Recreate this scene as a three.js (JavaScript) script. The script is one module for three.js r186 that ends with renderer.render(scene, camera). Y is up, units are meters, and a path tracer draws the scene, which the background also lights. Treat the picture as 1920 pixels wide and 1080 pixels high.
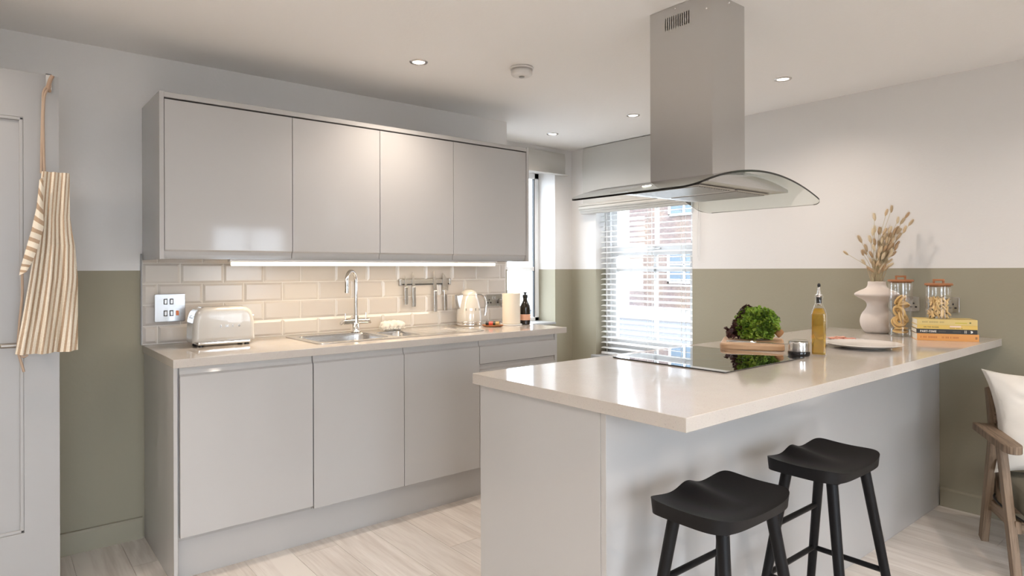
import * as THREE from 'three';
import { RoundedBoxGeometry } from 'three/addons/geometries/RoundedBoxGeometry.js';
import { mergeGeometries, mergeVertices } from 'three/addons/utils/BufferGeometryUtils.js';
import { RectAreaLightUniformsLib } from 'three/addons/lights/RectAreaLightUniformsLib.js';
import { FontLoader } from 'three/addons/loaders/FontLoader.js';
import { Brush, Evaluator, SUBTRACTION } from 'three-bvh-csg';
import { TextGeometry } from 'three/addons/geometries/TextGeometry.js';

RectAreaLightUniformsLib.init();
const scene = new THREE.Scene();
const renderer = new THREE.WebGLRenderer({ antialias: true });
renderer.toneMapping = THREE.LinearToneMapping;
renderer.toneMappingExposure = 1.2;
renderer.shadowMap.enabled = true;

// ---------------------------------------------------------------- camera
const camera = new THREE.PerspectiveCamera(2 * Math.atan(540 / 1197) * 180 / Math.PI, 1920 / 1080, 0.05, 200);
camera.position.set(3.4576, 1.266, 3.934);
camera.rotation.order = 'YXZ';
camera.rotation.set(0, 0.8819, -0.003);
camera.setViewOffset(1920, 1080, 0, 35.2, 1920, 1080);
camera.updateProjectionMatrix();
scene.add(camera);

// ---------------------------------------------------------------- sky: even overcast
const SKY = 10.0;
scene.background = new THREE.Color().setRGB(0.83 * SKY, 0.94 * SKY, 1.06 * SKY);
const LAMP_COLOR = new THREE.Color().setRGB(1.0, 0.87, 0.75);
const LAMP_CD = 2.75, WINDOW_ROW = 0.72;
const STRIP_COLOR = new THREE.Color().setRGB(1.0, 0.80, 0.56);

// ---------------------------------------------------------------- dimensions
const H = 2.291, DADO = 1.265, WT = 0.91;       // ceiling, paint line, worktop
const ROOM_X = 5.6, ROOM_Z = 6.2, ALC_X = -0.5, ALC_Z = 1.13;

// ---------------------------------------------------------------- helpers
let seed = 12345;
const rnd = () => { seed = (seed * 1664525 + 1013904223) >>> 0; return seed / 4294967296; };
const rr = (a, b) => a + (b - a) * rnd();
const V = (x, y, z) => new THREE.Vector3(x, y, z);
const used = {};
function numbered(n) { const k = used[n] = (used[n] ?? -1) + 1; return k ? `${n}_${String(k).padStart(3, '0')}` : n; }
function shade(o) { o.traverse(c => { if (c.isMesh) { c.castShadow = true; c.receiveShadow = true; } }); return o; }
function thing(name, label, category, pos = [0, 0, 0], turn = 0, group) {
  const o = new THREE.Group(); o.name = numbered(name); scene.add(o);
  o.position.set(...pos); o.rotation.y = turn;
  o.userData = { label, category }; if (group) o.userData.group = group;
  return o;
}
function struct(name, label) {
  const o = new THREE.Group(); o.name = name; scene.add(o);
  o.userData = { kind: 'structure' }; if (label) o.userData.label = label;
  return o;
}
function part(parent, name, geo, mat, label) {
  const m = new THREE.Mesh(Array.isArray(geo) ? merge(geo) : geo, mat);
  m.name = name; m.castShadow = m.receiveShadow = true; parent.add(m);
  if (label) m.userData.label = label;
  return m;
}
function merge(list) {
  return mergeGeometries(list.map(g => {
    g = g.index ? g.toNonIndexed() : g;
    for (const k of Object.keys(g.attributes)) if (!['position', 'normal', 'uv'].includes(k)) g.deleteAttribute(k);
    if (!g.attributes.uv) g.setAttribute('uv', new THREE.BufferAttribute(new Float32Array(g.attributes.position.count * 2), 2));
    return g;
  }));
}
// box from min to max corner with uv in metres
function mm(x0, y0, z0, x1, y1, z1, r = 0) {
  const w = x1 - x0, h = y1 - y0, d = z1 - z0;
  const g = r ? new RoundedBoxGeometry(w, h, d, 2, r) : new THREE.BoxGeometry(w, h, d);
  g.translate((x0 + x1) / 2, (y0 + y1) / 2, (z0 + z1) / 2);
  return metreUV(g);
}
function bx(w, h, d, x = 0, y = 0, z = 0, r = 0) { return mm(x - w / 2, y - h / 2, z - d / 2, x + w / 2, y + h / 2, z + d / 2, r); }
function metreUV(g, ox = 0, oy = 0) {
  const p = g.attributes.position, n = g.attributes.normal, uv = new Float32Array(p.count * 2);
  for (let i = 0; i < p.count; i++) {
    const ax = Math.abs(n.getX(i)), ay = Math.abs(n.getY(i)), az = Math.abs(n.getZ(i));
    let u, v;
    if (ay >= ax && ay >= az) { u = p.getX(i); v = p.getZ(i); } else if (ax >= az) { u = p.getZ(i); v = p.getY(i); } else { u = p.getX(i); v = p.getY(i); }
    uv[2 * i] = u + ox; uv[2 * i + 1] = v + oy;
  }
  g.setAttribute('uv', new THREE.BufferAttribute(uv, 2));
  return g;
}
function swapUV(g) { const q = g.attributes.uv; for (let i = 0; i < q.count; i++) q.setXY(i, q.getY(i), q.getX(i)); return g; }
function tube(pts, r, seg = 24, rad = 8, closed = false) {
  return new THREE.TubeGeometry(new THREE.CatmullRomCurve3(pts.map(p => Array.isArray(p) ? V(...p) : p), closed, 'centripetal'), seg, r, rad, closed);
}
// tapered round bar between two points, closed
function bar(a, b, r0, r1 = r0, rad = 12) {
  a = V(...a); b = V(...b);
  const g = new THREE.CylinderGeometry(r1, r0, a.distanceTo(b), rad);
  g.applyQuaternion(new THREE.Quaternion().setFromUnitVectors(V(0, 1, 0), b.clone().sub(a).normalize()));
  const m = a.add(b).multiplyScalar(0.5); g.translate(m.x, m.y, m.z);
  return g;
}
// square bar between two points; side: direction of its width
function beam(a, b, w, t, side, r = 0.003) {
  a = V(...a); b = V(...b);
  const L = a.distanceTo(b), y = b.clone().sub(a).normalize(), s = V(...side), z = s.clone().cross(y).normalize(), x = y.clone().cross(z);
  const g = swapUV(metreUV(new RoundedBoxGeometry(w, L, t, 2, r)));
  g.applyMatrix4(new THREE.Matrix4().makeBasis(x, y, z));
  const m = a.add(b).multiplyScalar(0.5); g.translate(m.x, m.y, m.z);
  return g;
}
function lathe(pts, seg = 40) {
  return new THREE.LatheGeometry(pts.map(p => new THREE.Vector2(Math.max(p[0], 1e-4), p[1])), seg);
}
function smoothProfile(pts, n = 40) {
  return new THREE.SplineCurve(pts.map(p => new THREE.Vector2(...p))).getPoints(n).map(v => [v.x, v.y]);
}
function rectShape(w, h, r, cx = 0, cy = 0, P = THREE.Shape) {
  const s = new P(), x = cx - w / 2, y = cy - h / 2;
  s.moveTo(x + r, y); s.lineTo(x + w - r, y); s.absarc(x + w - r, y + r, r, -Math.PI / 2, 0);
  s.lineTo(x + w, y + h - r); s.absarc(x + w - r, y + h - r, r, 0, Math.PI / 2);
  s.lineTo(x + r, y + h); s.absarc(x + r, y + h - r, r, Math.PI / 2, Math.PI);
  s.lineTo(x, y + r); s.absarc(x + r, y + r, r, Math.PI, Math.PI * 1.5);
  return s;
}
function ringPts(w, h, r, cx = 0, cy = 0, n = 6) {
  const o = [];
  for (const [sx, sy, a0] of [[1, -1, -0.5], [1, 1, 0], [-1, 1, 0.5], [-1, -1, 1]]) for (let i = 0; i <= n; i++) { const a = (a0 + 0.5 * i / n) * Math.PI; o.push([cx + sx * (w / 2 - r) + r * Math.cos(a), cy + sy * (h / 2 - r) + r * Math.sin(a)]); }
  return o;
}
const ext = (shape, depth, bevel = 0, seg = 2, curve = 12) => new THREE.ExtrudeGeometry(shape, { depth, bevelEnabled: bevel > 0, bevelSize: bevel, bevelThickness: bevel, bevelSegments: seg, curveSegments: curve, steps: 1 });
// extrude a profile given in (x, y) along z from z0 to z1
function alongZ(profile, z0, z1) {
  const s = new THREE.Shape(profile.map(p => new THREE.Vector2(...p)));
  const g = ext(s, z1 - z0); g.translate(0, 0, z0); return metreUV(g);
}
// ---------------------------------------------------------------- noise and textures
function hash(x, y) { let n = Math.imul(x | 0, 374761393) ^ Math.imul(y | 0, 668265263); n = Math.imul(n ^ (n >>> 13), 1274126177); return ((n ^ (n >>> 16)) >>> 0) / 4294967296; }
function vnoise(x, y, px, py) {
  const xi = Math.floor(x), yi = Math.floor(y), fx = x - xi, fy = y - yi, s = t => t * t * (3 - 2 * t);
  const h = (a, b) => hash(((a % px) + px) % px, ((b % py) + py) % py);
  const a = h(xi, yi), b = h(xi + 1, yi), c = h(xi, yi + 1), d = h(xi + 1, yi + 1), u = s(fx), v = s(fy);
  return a + (b - a) * u + (c - a) * v + (a - b - c + d) * u * v;
}
function dataTex(w, h, fn, repeat, srgb = true) {
  const a = new Uint8Array(w * h * 4);
  for (let j = 0; j < h; j++) for (let i = 0; i < w; i++) {
    const c = fn(i / w, j / h); const k = (j * w + i) * 4;
    for (let q = 0; q < 3; q++) a[k + q] = Math.max(0, Math.min(255, Math.round((Array.isArray(c) ? c[q] : c) * 255)));
    a[k + 3] = 255;
  }
  const t = new THREE.DataTexture(a, w, h, THREE.RGBAFormat);
  t.wrapS = t.wrapT = THREE.RepeatWrapping; t.magFilter = THREE.LinearFilter; t.minFilter = THREE.LinearMipmapLinearFilter; t.generateMipmaps = true;
  if (srgb) t.colorSpace = THREE.SRGBColorSpace;
  if (repeat) t.repeat.set(...repeat);
  t.needsUpdate = true; return t;
}
// wood: grain along u; base and dark in sRGB 0..1
function woodTex(base, dark, size, streak = 1, w = 512, h = 512) {
  return dataTex(w, h, (u, v) => {
    const warp = vnoise(u * 6, v * 12, 6, 12) * 0.06;
    let g = vnoise(u * 4, (v + warp) * 40, 4, 40) * 0.5 + vnoise(u * 8, v * 120, 8, 120) * 0.3 + vnoise(u * 30, v * 250, 30, 250) * 0.2;
    const cl = vnoise(u * 3, v * 6, 3, 6);
    g = Math.min(1, Math.max(0, (g - 0.3) * 1.5 * streak + (cl - 0.5) * 0.35));
    return base.map((b, i) => b + (dark[i] - b) * g);
  }, [1 / size[0], 1 / size[1]]);
}
const std = (o) => new THREE.MeshStandardMaterial(o);
const phy = (o) => new THREE.MeshPhysicalMaterial(o);
const rgb = (r, g, b) => new THREE.Color().setRGB(r, g, b);

const plasterBump = dataTex(256, 256, (u, v) => vnoise(u * 90, v * 90, 90, 90) * 0.6 + vnoise(u * 200, v * 200, 200, 200) * 0.4, [1.2, 1.2], false);
const quartzMap = dataTex(512, 512, (u, v) => {
  const s = vnoise(u * 200, v * 200, 200, 200), b = vnoise(u * 9, v * 9, 9, 9), k = (s > 0.86 ? -0.05 : s < 0.1 ? 0.02 : 0) + (b - 0.5) * 0.012;
  return [0.765 + k, 0.735 + k, 0.705 + k];
}, [2.5, 2.5]);
const brushBump = dataTex(256, 256, (u, v) => hash(Math.floor(u * 256), 3) * 0.7 + vnoise(u * 256, v * 4, 256, 4) * 0.3, [4, 1], false);
const weaveBump = dataTex(256, 256, (u, v) => (0.5 + 0.5 * Math.sin(u * Math.PI * 128)) * 0.5 + (0.5 + 0.5 * Math.sin(v * Math.PI * 128)) * 0.5 + 0.2 * vnoise(u * 40, v * 40, 40, 40), [8, 8], false);
const oakFloor = woodTex([0.91, 0.885, 0.86], [0.785, 0.745, 0.71], [1.6, 1.0], 0.9, 1024, 512);
const greyOak = woodTex([0.56, 0.48, 0.40], [0.36, 0.29, 0.23], [0.5, 0.25], 1.1);
const beech = woodTex([0.80, 0.66, 0.52], [0.66, 0.50, 0.37], [0.4, 0.2], 0.9);
const acacia = woodTex([0.72, 0.48, 0.30], [0.42, 0.25, 0.15], [0.2, 0.1], 1.1);
const apronStripes = dataTex(512, 128, (u, v) => {
  const s = u * 10 % 1, e = 0.02 * (vnoise(u * 200, v * 60, 200, 60) - 0.5), k = (vnoise(u * 128, v * 128, 128, 128) - 0.5) * 0.06;
  const tan = s + e > 0.30 && s + e < 0.72;
  return tan ? [0.70 + k, 0.60 + k, 0.50 + k] : [0.90 + k, 0.86 + k, 0.79 + k];
}, [1, 1]);
const brickMap = dataTex(512, 512, (u, v) => {
  const k = vnoise(u * 60, v * 120, 60, 120), b = vnoise(u * 7, v * 7, 7, 7);
  return [0.33 + 0.09 * k + 0.05 * b, 0.285 + 0.07 * k + 0.04 * b, 0.28 + 0.06 * k];
}, [0.25, 0.25]);

const M = {
  ceil: std({ color: rgb(0.88, 0.865, 0.85), roughness: 0.95, bumpMap: plasterBump, bumpScale: 0.0004 }),
  white: std({ color: rgb(0.76, 0.74, 0.72), roughness: 0.92, bumpMap: plasterBump, bumpScale: 0.0004 }),
  sage: std({ color: rgb(0.335, 0.306, 0.23), roughness: 0.85, bumpMap: plasterBump, bumpScale: 0.0004 }),
  sageTrim: std({ color: rgb(0.335, 0.306, 0.23), roughness: 0.45 }),
  gloss: phy({ color: rgb(0.49, 0.478, 0.468), roughness: 0.07, specularIntensity: 0.85 }),
  carcass: std({ color: rgb(0.40, 0.385, 0.37), roughness: 0.5 }),
  satinWhite: std({ color: rgb(0.35, 0.345, 0.34), roughness: 0.4 }),
  frameWhite: std({ color: rgb(0.82, 0.82, 0.82), roughness: 0.35 }),
  quartz: phy({ color: 0xffffff, map: quartzMap, roughness: 0.085, specularIntensity: 0.75 }),
  steel: phy({ color: rgb(0.60, 0.59, 0.58), metalness: 1, roughness: 0.27, bumpMap: brushBump, bumpScale: 0.00002, anisotropy: 0.5 }),
  steelPlain: std({ color: rgb(0.62, 0.61, 0.60), metalness: 1, roughness: 0.25 }),
  chrome: std({ color: rgb(0.78, 0.77, 0.76), metalness: 1, roughness: 0.07 }),
  satinChrome: std({ color: rgb(0.66, 0.67, 0.69), metalness: 1, roughness: 0.24 }),
  leverSteel: std({ color: rgb(0.30, 0.28, 0.26), metalness: 1, roughness: 0.35 }),
  black: std({ color: rgb(0.012, 0.012, 0.013), roughness: 0.45 }),
  stool: phy({ color: rgb(0.007, 0.007, 0.008), roughness: 0.44, specularIntensity: 0.4, bumpMap: greyOak, bumpScale: 0.0003 }),
  hob: phy({ color: rgb(0.010, 0.010, 0.010), roughness: 0.015, ior: 1.52, clearcoat: 1, clearcoatRoughness: 0.01 }),
  glass: phy({ color: 0xffffff, transmission: 1, thickness: 0, roughness: 0.0, ior: 1.5 }),
  hoodGlass: phy({ color: 0xffffff, transmission: 1, thickness: 0.007, roughness: 0.0, ior: 1.5, attenuationColor: rgb(0.50, 0.66, 0.58), attenuationDistance: 0.05 }),
  floor: [0, 1, 2].map(i => std({ color: [rgb(1, 1, 1), rgb(0.93, 0.925, 0.92), rgb(0.97, 0.955, 0.94)][i], map: oakFloor, roughness: 0.42, bumpMap: oakFloor, bumpScale: 0.0003 })),
  subfloor: std({ color: rgb(0.12, 0.1, 0.085), roughness: 0.9 }),
  grout: std({ color: rgb(0.80, 0.77, 0.72), roughness: 0.9 }),
  tile: [rgb(0.61, 0.56, 0.51), rgb(0.63, 0.58, 0.525), rgb(0.595, 0.545, 0.50)].map(c => phy({ color: c, roughness: 0.17 })),
  blindFabric: phy({ color: rgb(0.60, 0.58, 0.54), roughness: 0.95, bumpMap: weaveBump, bumpScale: 0.0003, transmission: 0.12, thickness: 0 }),
  slat: phy({ color: rgb(0.86, 0.86, 0.85), roughness: 0.4, transmission: 0.15, thickness: 0 }),
  cord: std({ color: rgb(0.75, 0.74, 0.72), roughness: 0.8 }),
  oakChair: std({ color: 0xffffff, map: greyOak, roughness: 0.6, bumpMap: greyOak, bumpScale: 0.0004 }),
  board: std({ color: 0xffffff, map: beech, roughness: 0.55 }),
  acacia: std({ color: 0xffffff, map: acacia, roughness: 0.5 }),
  linen: phy({ color: rgb(0.74, 0.70, 0.64), roughness: 1, sheen: 0.4, bumpMap: weaveBump, bumpScale: 0.0006 }),
  olive: std({ color: rgb(0.17, 0.155, 0.115), roughness: 0.9, bumpMap: weaveBump, bumpScale: 0.0005 }),
  apron: phy({ color: 0xffffff, map: apronStripes, roughness: 1, bumpMap: weaveBump, bumpScale: 0.0002 }),
  strap: std({ color: rgb(0.42, 0.31, 0.23), roughness: 0.9 }),
  leather: std({ color: rgb(0.40, 0.27, 0.19), roughness: 0.7 }),
  cream: phy({ color: rgb(0.60, 0.57, 0.525), roughness: 0.15, clearcoat: 1, clearcoatRoughness: 0.03 }),
  plastic: std({ color: rgb(0.75, 0.73, 0.71), roughness: 0.45 }),
  ceramic: std({ color: rgb(0.70, 0.62, 0.56), roughness: 0.75, bumpMap: plasterBump, bumpScale: 0.0004 }),
  plate: phy({ color: rgb(0.76, 0.72, 0.68), roughness: 0.25, clearcoat: 0.4 }),
  paper: std({ color: rgb(0.80, 0.72, 0.60), roughness: 1 }),
  pages: std({ color: rgb(0.78, 0.72, 0.60), roughness: 0.95 }),
  pasta: std({ color: rgb(0.78, 0.52, 0.20), roughness: 0.6 }),
  penne: std({ color: rgb(0.80, 0.57, 0.27), roughness: 0.6 }),
  oil: phy({ color: rgb(0.85, 0.66, 0.06), transmission: 0.85, thickness: 0.05, roughness: 0.02, ior: 1.47, attenuationColor: rgb(0.75, 0.55, 0.03), attenuationDistance: 0.036 }),
  straw: [rgb(0.62, 0.47, 0.30), rgb(0.55, 0.42, 0.27), rgb(0.68, 0.56, 0.38), rgb(0.50, 0.34, 0.20)].map(c => std({ color: c, roughness: 1 })),
  stem: std({ color: rgb(0.55, 0.47, 0.30), roughness: 0.9 }),
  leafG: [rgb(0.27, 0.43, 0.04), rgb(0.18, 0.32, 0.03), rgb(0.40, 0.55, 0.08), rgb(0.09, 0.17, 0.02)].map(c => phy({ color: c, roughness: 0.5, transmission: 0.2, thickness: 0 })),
  leafR: [rgb(0.055, 0.018, 0.02), rgb(0.085, 0.03, 0.025), rgb(0.035, 0.014, 0.016)].map(c => phy({ color: c, roughness: 0.5 })),
  root: std({ color: rgb(0.42, 0.22, 0.10), roughness: 0.8 }),
  lampGlow: std({ color: rgb(0.9, 0.9, 0.9), emissive: rgb(1.0, 0.9, 0.78), emissiveIntensity: 3.5, roughness: 0.4 }),
  stripGlow: std({ color: rgb(0.9, 0.9, 0.9), emissive: rgb(1.0, 0.84, 0.62), emissiveIntensity: 2.6, roughness: 0.5 }),
  paving: std({ color: rgb(0.15, 0.15, 0.15), roughness: 0.95 }),
  brick: std({ color: 0xffffff, map: brickMap, roughness: 0.95 }),
  render: std({ color: rgb(0.16, 0.16, 0.165), roughness: 0.95 }),
  roof: std({ color: rgb(0.12, 0.11, 0.11), roughness: 0.9 }),
  darkPane: std({ color: rgb(0.10, 0.13, 0.16), roughness: 0.05 }),
  greyPaint: std({ color: rgb(0.16, 0.18, 0.20), roughness: 0.5 }),
  hedge: std({ color: rgb(0.05, 0.09, 0.03), roughness: 1 }),
};

// ================================================================ STRUCTURE
// floor: oak boards along x
{
  const f = struct('floor', 'pale whitewashed oak plank floor');
  part(f, 'floor_slab', mm(ALC_X - 0.3, -0.14, -0.25, ROOM_X + 0.25, -0.012, ROOM_Z + 0.2), M.subfloor);
  const L = 1.22, W = 0.192, gap = 0.0014;
  const variants = [0, 1, 2, 3, 4, 5].map(i => {
    const g = new THREE.BoxGeometry(L - gap, 0.0115, W - gap); g.translate(0, -0.00575, 0);
    return metreUV(g, i * 0.37, i * 0.171);
  });
  const rows = Math.ceil(ROOM_Z / W);
  for (let r = 0; r < rows; r++) {
    let x = ALC_X - 0.02 - ((r * 0.43) % 1) * L;
    for (; x < ROOM_X; x += L) {
      const z0 = r * W, z1 = Math.min(ROOM_Z, z0 + W), x0 = Math.max(ALC_X, x), x1 = Math.min(ROOM_X, x + L);
      if (x1 - x0 < 0.02 || z1 - z0 < 0.02) continue;
      const k = Math.floor(rnd() * 6), m = M.floor[Math.floor(rnd() * 3)];
      const full = x1 - x0 > L - 1e-6 && z1 - z0 > W - 1e-6;
      const b = part(f, 'plank', full ? variants[k] : metreUV(mm(x0 + gap / 2, -0.0115, z0 + gap / 2, x1 - gap / 2, 0, z1 - gap / 2), k * 0.37, k * 0.171), m);
      if (full) b.position.set((x0 + x1) / 2, 0, (z0 + z1) / 2);
    }
  }
}
part(struct('ceiling'), 'ceiling_board', mm(ALC_X - 0.3, H, -0.25, ROOM_X + 0.25, H + 0.2, ROOM_Z + 0.2), M.ceil);

// a wall of two paints: boxes split at the paint line
function wall(name, boxes, label) {
  const w = struct(name, label), up = [], lo = [];
  for (const [x0, y0, z0, x1, y1, z1] of boxes) {
    if (y1 > DADO) up.push(mm(x0, Math.max(y0, DADO), z0, x1, y1, z1));
    if (y0 < DADO) lo.push(mm(x0, y0, z0, x1, Math.min(y1, DADO), z1));
  }
  if (up.length) part(w, 'upper_wall', up, M.white, 'white painted upper wall');
  if (lo.length) part(w, 'lower_wall', lo, M.sage, 'sage painted lower wall');
  return w;
}
// windows: opening rectangles
const W2 = { x0: -0.217, x1: 0.728, y0: 0.55, y1: 2.06 };             // back wall
const W1 = { z0: 0.2, z1: 1.02, y0: 0.80, y1: 2.1 };                  // alcove left wall
const W3 = { z0: 0.85, z1: 1.83, y0: 0.55, y1: 1.86 };                // right wall, with blind
const W4 = { z0: 2.9, z1: 5.3, y0: 0.02, y1: 2.1 };                  // right wall, garden doors
wall('wall_back', [
  [ALC_X - 0.25, 0, -0.25, W2.x0, H, 0], [W2.x1, 0, -0.25, ROOM_X + 0.25, H, 0],
  [W2.x0, 0, -0.25, W2.x1, W2.y0, 0], [W2.x0, W2.y1, -0.25, W2.x1, H, 0]]);
wall('wall_left', [[ALC_X - 0.25, 0, ALC_Z, 0, H, ROOM_Z + 0.2]]);
wall('wall_alcove', [
  [ALC_X - 0.25, 0, 0, ALC_X, H, W1.z0], [ALC_X - 0.25, 0, W1.z1, ALC_X, H, ALC_Z],
  [ALC_X - 0.25, 0, W1.z0, ALC_X, W1.y0, W1.z1], [ALC_X - 0.25, W1.y1, W1.z0, ALC_X, H, W1.z1]]);
wall('wall_right', [
  [ROOM_X, 0, 0, ROOM_X + 0.25, H, W3.z0], [ROOM_X, 0, W3.z1, ROOM_X + 0.25, H, W4.z0], [ROOM_X, 0, W4.z1, ROOM_X + 0.25, H, ROOM_Z + 0.2],
  [ROOM_X, 0, W3.z0, ROOM_X + 0.25, W3.y0, W3.z1], [ROOM_X, W3.y1, W3.z0, ROOM_X + 0.25, H, W3.z1],
  [ROOM_X, 0, W4.z0, ROOM_X + 0.25, W4.y0, W4.z1], [ROOM_X, W4.y1, W4.z0, ROOM_X + 0.25, H, W4.z1]]);
wall('wall_rear', [[0, 0, ROOM_Z, ROOM_X, H, ROOM_Z + 0.2]]);
wall('wall_partition', [[0, 0, 4.5, 0.5, H, 4.6]]);

// baseboards
const bbProfile = [[0, 0], [0.016, 0], [0.016, 0.088], [0.011, 0.098], [0, 0.1]];
part(struct('baseboard_left'), 'board', alongZ(bbProfile, 3.365, 4.5), M.sageTrim);
{
  const g = ext(new THREE.Shape(bbProfile.map(p => new THREE.Vector2(...p))), ROOM_X - 2.28); g.rotateY(-Math.PI / 2); g.translate(ROOM_X, 0, 0);
  // rotateY(-90): profile x -> z, length -> -x
  part(struct('baseboard_back'), 'board', metreUV(g), M.sageTrim);
  const g2 = ext(new THREE.Shape(bbProfile.map(p => new THREE.Vector2(...p))), 1.6 - ALC_X); g2.rotateY(-Math.PI / 2); g2.translate(1.6, 0, 0);
  part(struct('baseboard_back_window'), 'board', metreUV(g2), M.sageTrim);
}

// ---- window 2 in the back wall
{
  const w = struct('window_2', 'white sash window with glazing bars behind a slatted blind');
  const z0 = -0.20, z1 = -0.12, f = [];
  const fr = (x0, y0, x1, y1, za = z0, zb = z1) => mm(x0, y0, za, x1, y1, zb, 0.004);
  f.push(fr(W2.x0, W2.y0, W2.x0 + 0.055, W2.y1), fr(W2.x1 - 0.055, W2.y0, W2.x1, W2.y1), fr(W2.x0, W2.y1 - 0.05, W2.x1, W2.y1), fr(W2.x0, W2.y0, W2.x1, W2.y0 + 0.05));
  part(w, 'window_frame', f, M.frameWhite);
  part(w, 'upper_sash', [fr(-0.162, 1.375, 0.673, 1.46, -0.185, -0.14), fr(-0.162, 1.46, -0.105, 2.01, -0.18, -0.145), fr(0.616, 1.46, 0.673, 2.01, -0.18, -0.145), fr(-0.162, 1.96, 0.673, 2.01, -0.18, -0.145)], M.frameWhite);
  part(w, 'lower_sash', [fr(-0.162, 0.6, 0.673, 0.685, -0.165, -0.13), fr(-0.162, 0.685, -0.105, 1.375, -0.165, -0.13), fr(0.616, 0.685, 0.673, 1.375, -0.165, -0.13)], M.frameWhite);
  part(w, 'glazing_bar', fr(0.275, 1.46, 0.305, 1.96, -0.175, -0.15), M.frameWhite);
  part(w, 'glazing_bar', fr(0.275, 0.685, 0.305, 1.375, -0.16, -0.135), M.frameWhite);
  part(w, 'glazing_bar', fr(-0.105, 1.243, 0.616, 1.285, -0.16, -0.135), M.frameWhite);
  for (const [x0, x1] of [[-0.105, 0.275], [0.305, 0.616]]) {
    part(w, 'pane', mm(x0, 1.46, -0.164, x1, 1.96, -0.16), M.glass);
    part(w, 'pane', mm(x0, 1.285, -0.149, x1, 1.375, -0.145), M.glass);
    part(w, 'pane', mm(x0, 0.685, -0.149, x1, 1.243, -0.145), M.glass);
  }
  part(w, 'latch', [mm(0.22, 1.418, -0.142, 0.35, 1.432, -0.118, 0.004), mm(0.265, 1.425, -0.135, 0.305, 1.445, -0.112, 0.004)], M.steelPlain, 'dull metal sash latch');
  part(w, 'window_sill', mm(W2.x0 - 0.03, W2.y0 - 0.03, -0.13, W2.x1 + 0.03, W2.y0 + 0.002, 0.035, 0.006), M.satinWhite);
}
// ---- window 1 in the alcove
{
  const w = struct('window_1', 'white framed window in the alcove beside the tiled wall');
  const x0 = ALC_X - 0.247, x1 = ALC_X - 0.205, fr = (y0, a, y1, b) => mm(x0, y0, a, x1, y1, b, 0.004);
  part(w, 'window_frame', [fr(W1.y0, W1.z0, W1.y1, W1.z0 + 0.05), fr(W1.y0, W1.z1 - 0.05, W1.y1, W1.z1), fr(W1.y1 - 0.05, W1.z0, W1.y1, W1.z1), fr(W1.y0, W1.z0, W1.y0 + 0.05, W1.z1)], M.frameWhite);
  part(w, 'gasket', [mm(x0 + 0.02, W1.y0 + 0.05, W1.z0 + 0.05, x1 + 0.002, W1.y1 - 0.05, W1.z0 + 0.058), mm(x0 + 0.02, W1.y0 + 0.05, W1.z1 - 0.058, x1 + 0.002, W1.y1 - 0.05, W1.z1 - 0.05)], M.black, 'black rubber window gasket');
  part(w, 'glazing_bar', fr(1.25, W1.z0 + 0.05, 1.285, W1.z1 - 0.05), M.frameWhite);
  part(w, 'pane', mm(x0 + 0.03, W1.y0 + 0.05, W1.z0 + 0.05, x0 + 0.034, 1.25, W1.z1 - 0.05), M.glass);
  part(w, 'pane', mm(x0 + 0.03, 1.285, W1.z0 + 0.05, x0 + 0.034, W1.y1 - 0.05, W1.z1 - 0.05), M.glass);
  part(w, 'window_sill', mm(ALC_X - 0.205, W1.y0, W1.z0 + 0.001, ALC_X + 0.012, W1.y0 + 0.018, W1.z1 - 0.001, 0.004), M.satinWhite);
}
// ---- window 3 and the garden doors in the right wall (beside the camera, seen in the reflections)
{
  const w = struct('window_3', 'white framed window in the wall facing the cabinets');
  const x0 = ROOM_X + 0.12, x1 = ROOM_X + 0.2, fr = (y0, a, y1, b) => mm(x0, y0, a, x1, y1, b);
  part(w, 'window_frame', [fr(W3.y0, W3.z0, W3.y1, W3.z0 + 0.06), fr(W3.y0, W3.z1 - 0.06, W3.y1, W3.z1), fr(W3.y1 - 0.06, W3.z0, W3.y1, W3.z1), fr(W3.y0, W3.z0, W3.y0 + 0.06, W3.z1), fr(W3.y0, 1.325, W3.y1, 1.355)], M.frameWhite);
  part(w, 'pane', mm(x0 + 0.03, W3.y0 + 0.06, W3.z0 + 0.06, x0 + 0.034, W3.y1 - 0.06, W3.z1 - 0.06), M.glass);
  const d = struct('door_2', 'white glazed garden doors');
  const f2 = (y0, a, y1, b) => mm(x0, y0, a, x1, y1, b);
  part(d, 'door_frame', [f2(W4.y0, W4.z0, W4.y1, W4.z0 + 0.06), f2(W4.y0, W4.z1 - 0.06, W4.y1, W4.z1), f2(W4.y1 - 0.06, W4.z0, W4.y1, W4.z1), f2(W4.y0, W4.z0, W4.y0 + 0.03, W4.z1)], M.frameWhite);
  for (let i = 0; i < 2; i++) {
    const a = W4.z0 + 0.06 + i * 1.14, b = a + 1.14, y0 = W4.y0 + 0.03, y1 = W4.y1 - 0.06;
    const leaf = part(d, 'door_leaf', [f2(y0, a, y1, a + 0.09), f2(y0, b - 0.09, y1, b), f2(y1 - 0.09, a, y1, b), f2(y0, a, y0 + 0.15, b)], M.frameWhite);
    part(leaf, 'pane', mm(x0 + 0.03, y0 + 0.15, a + 0.09, x0 + 0.034, y1 - 0.09, b - 0.09), M.glass);
  }
}

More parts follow.
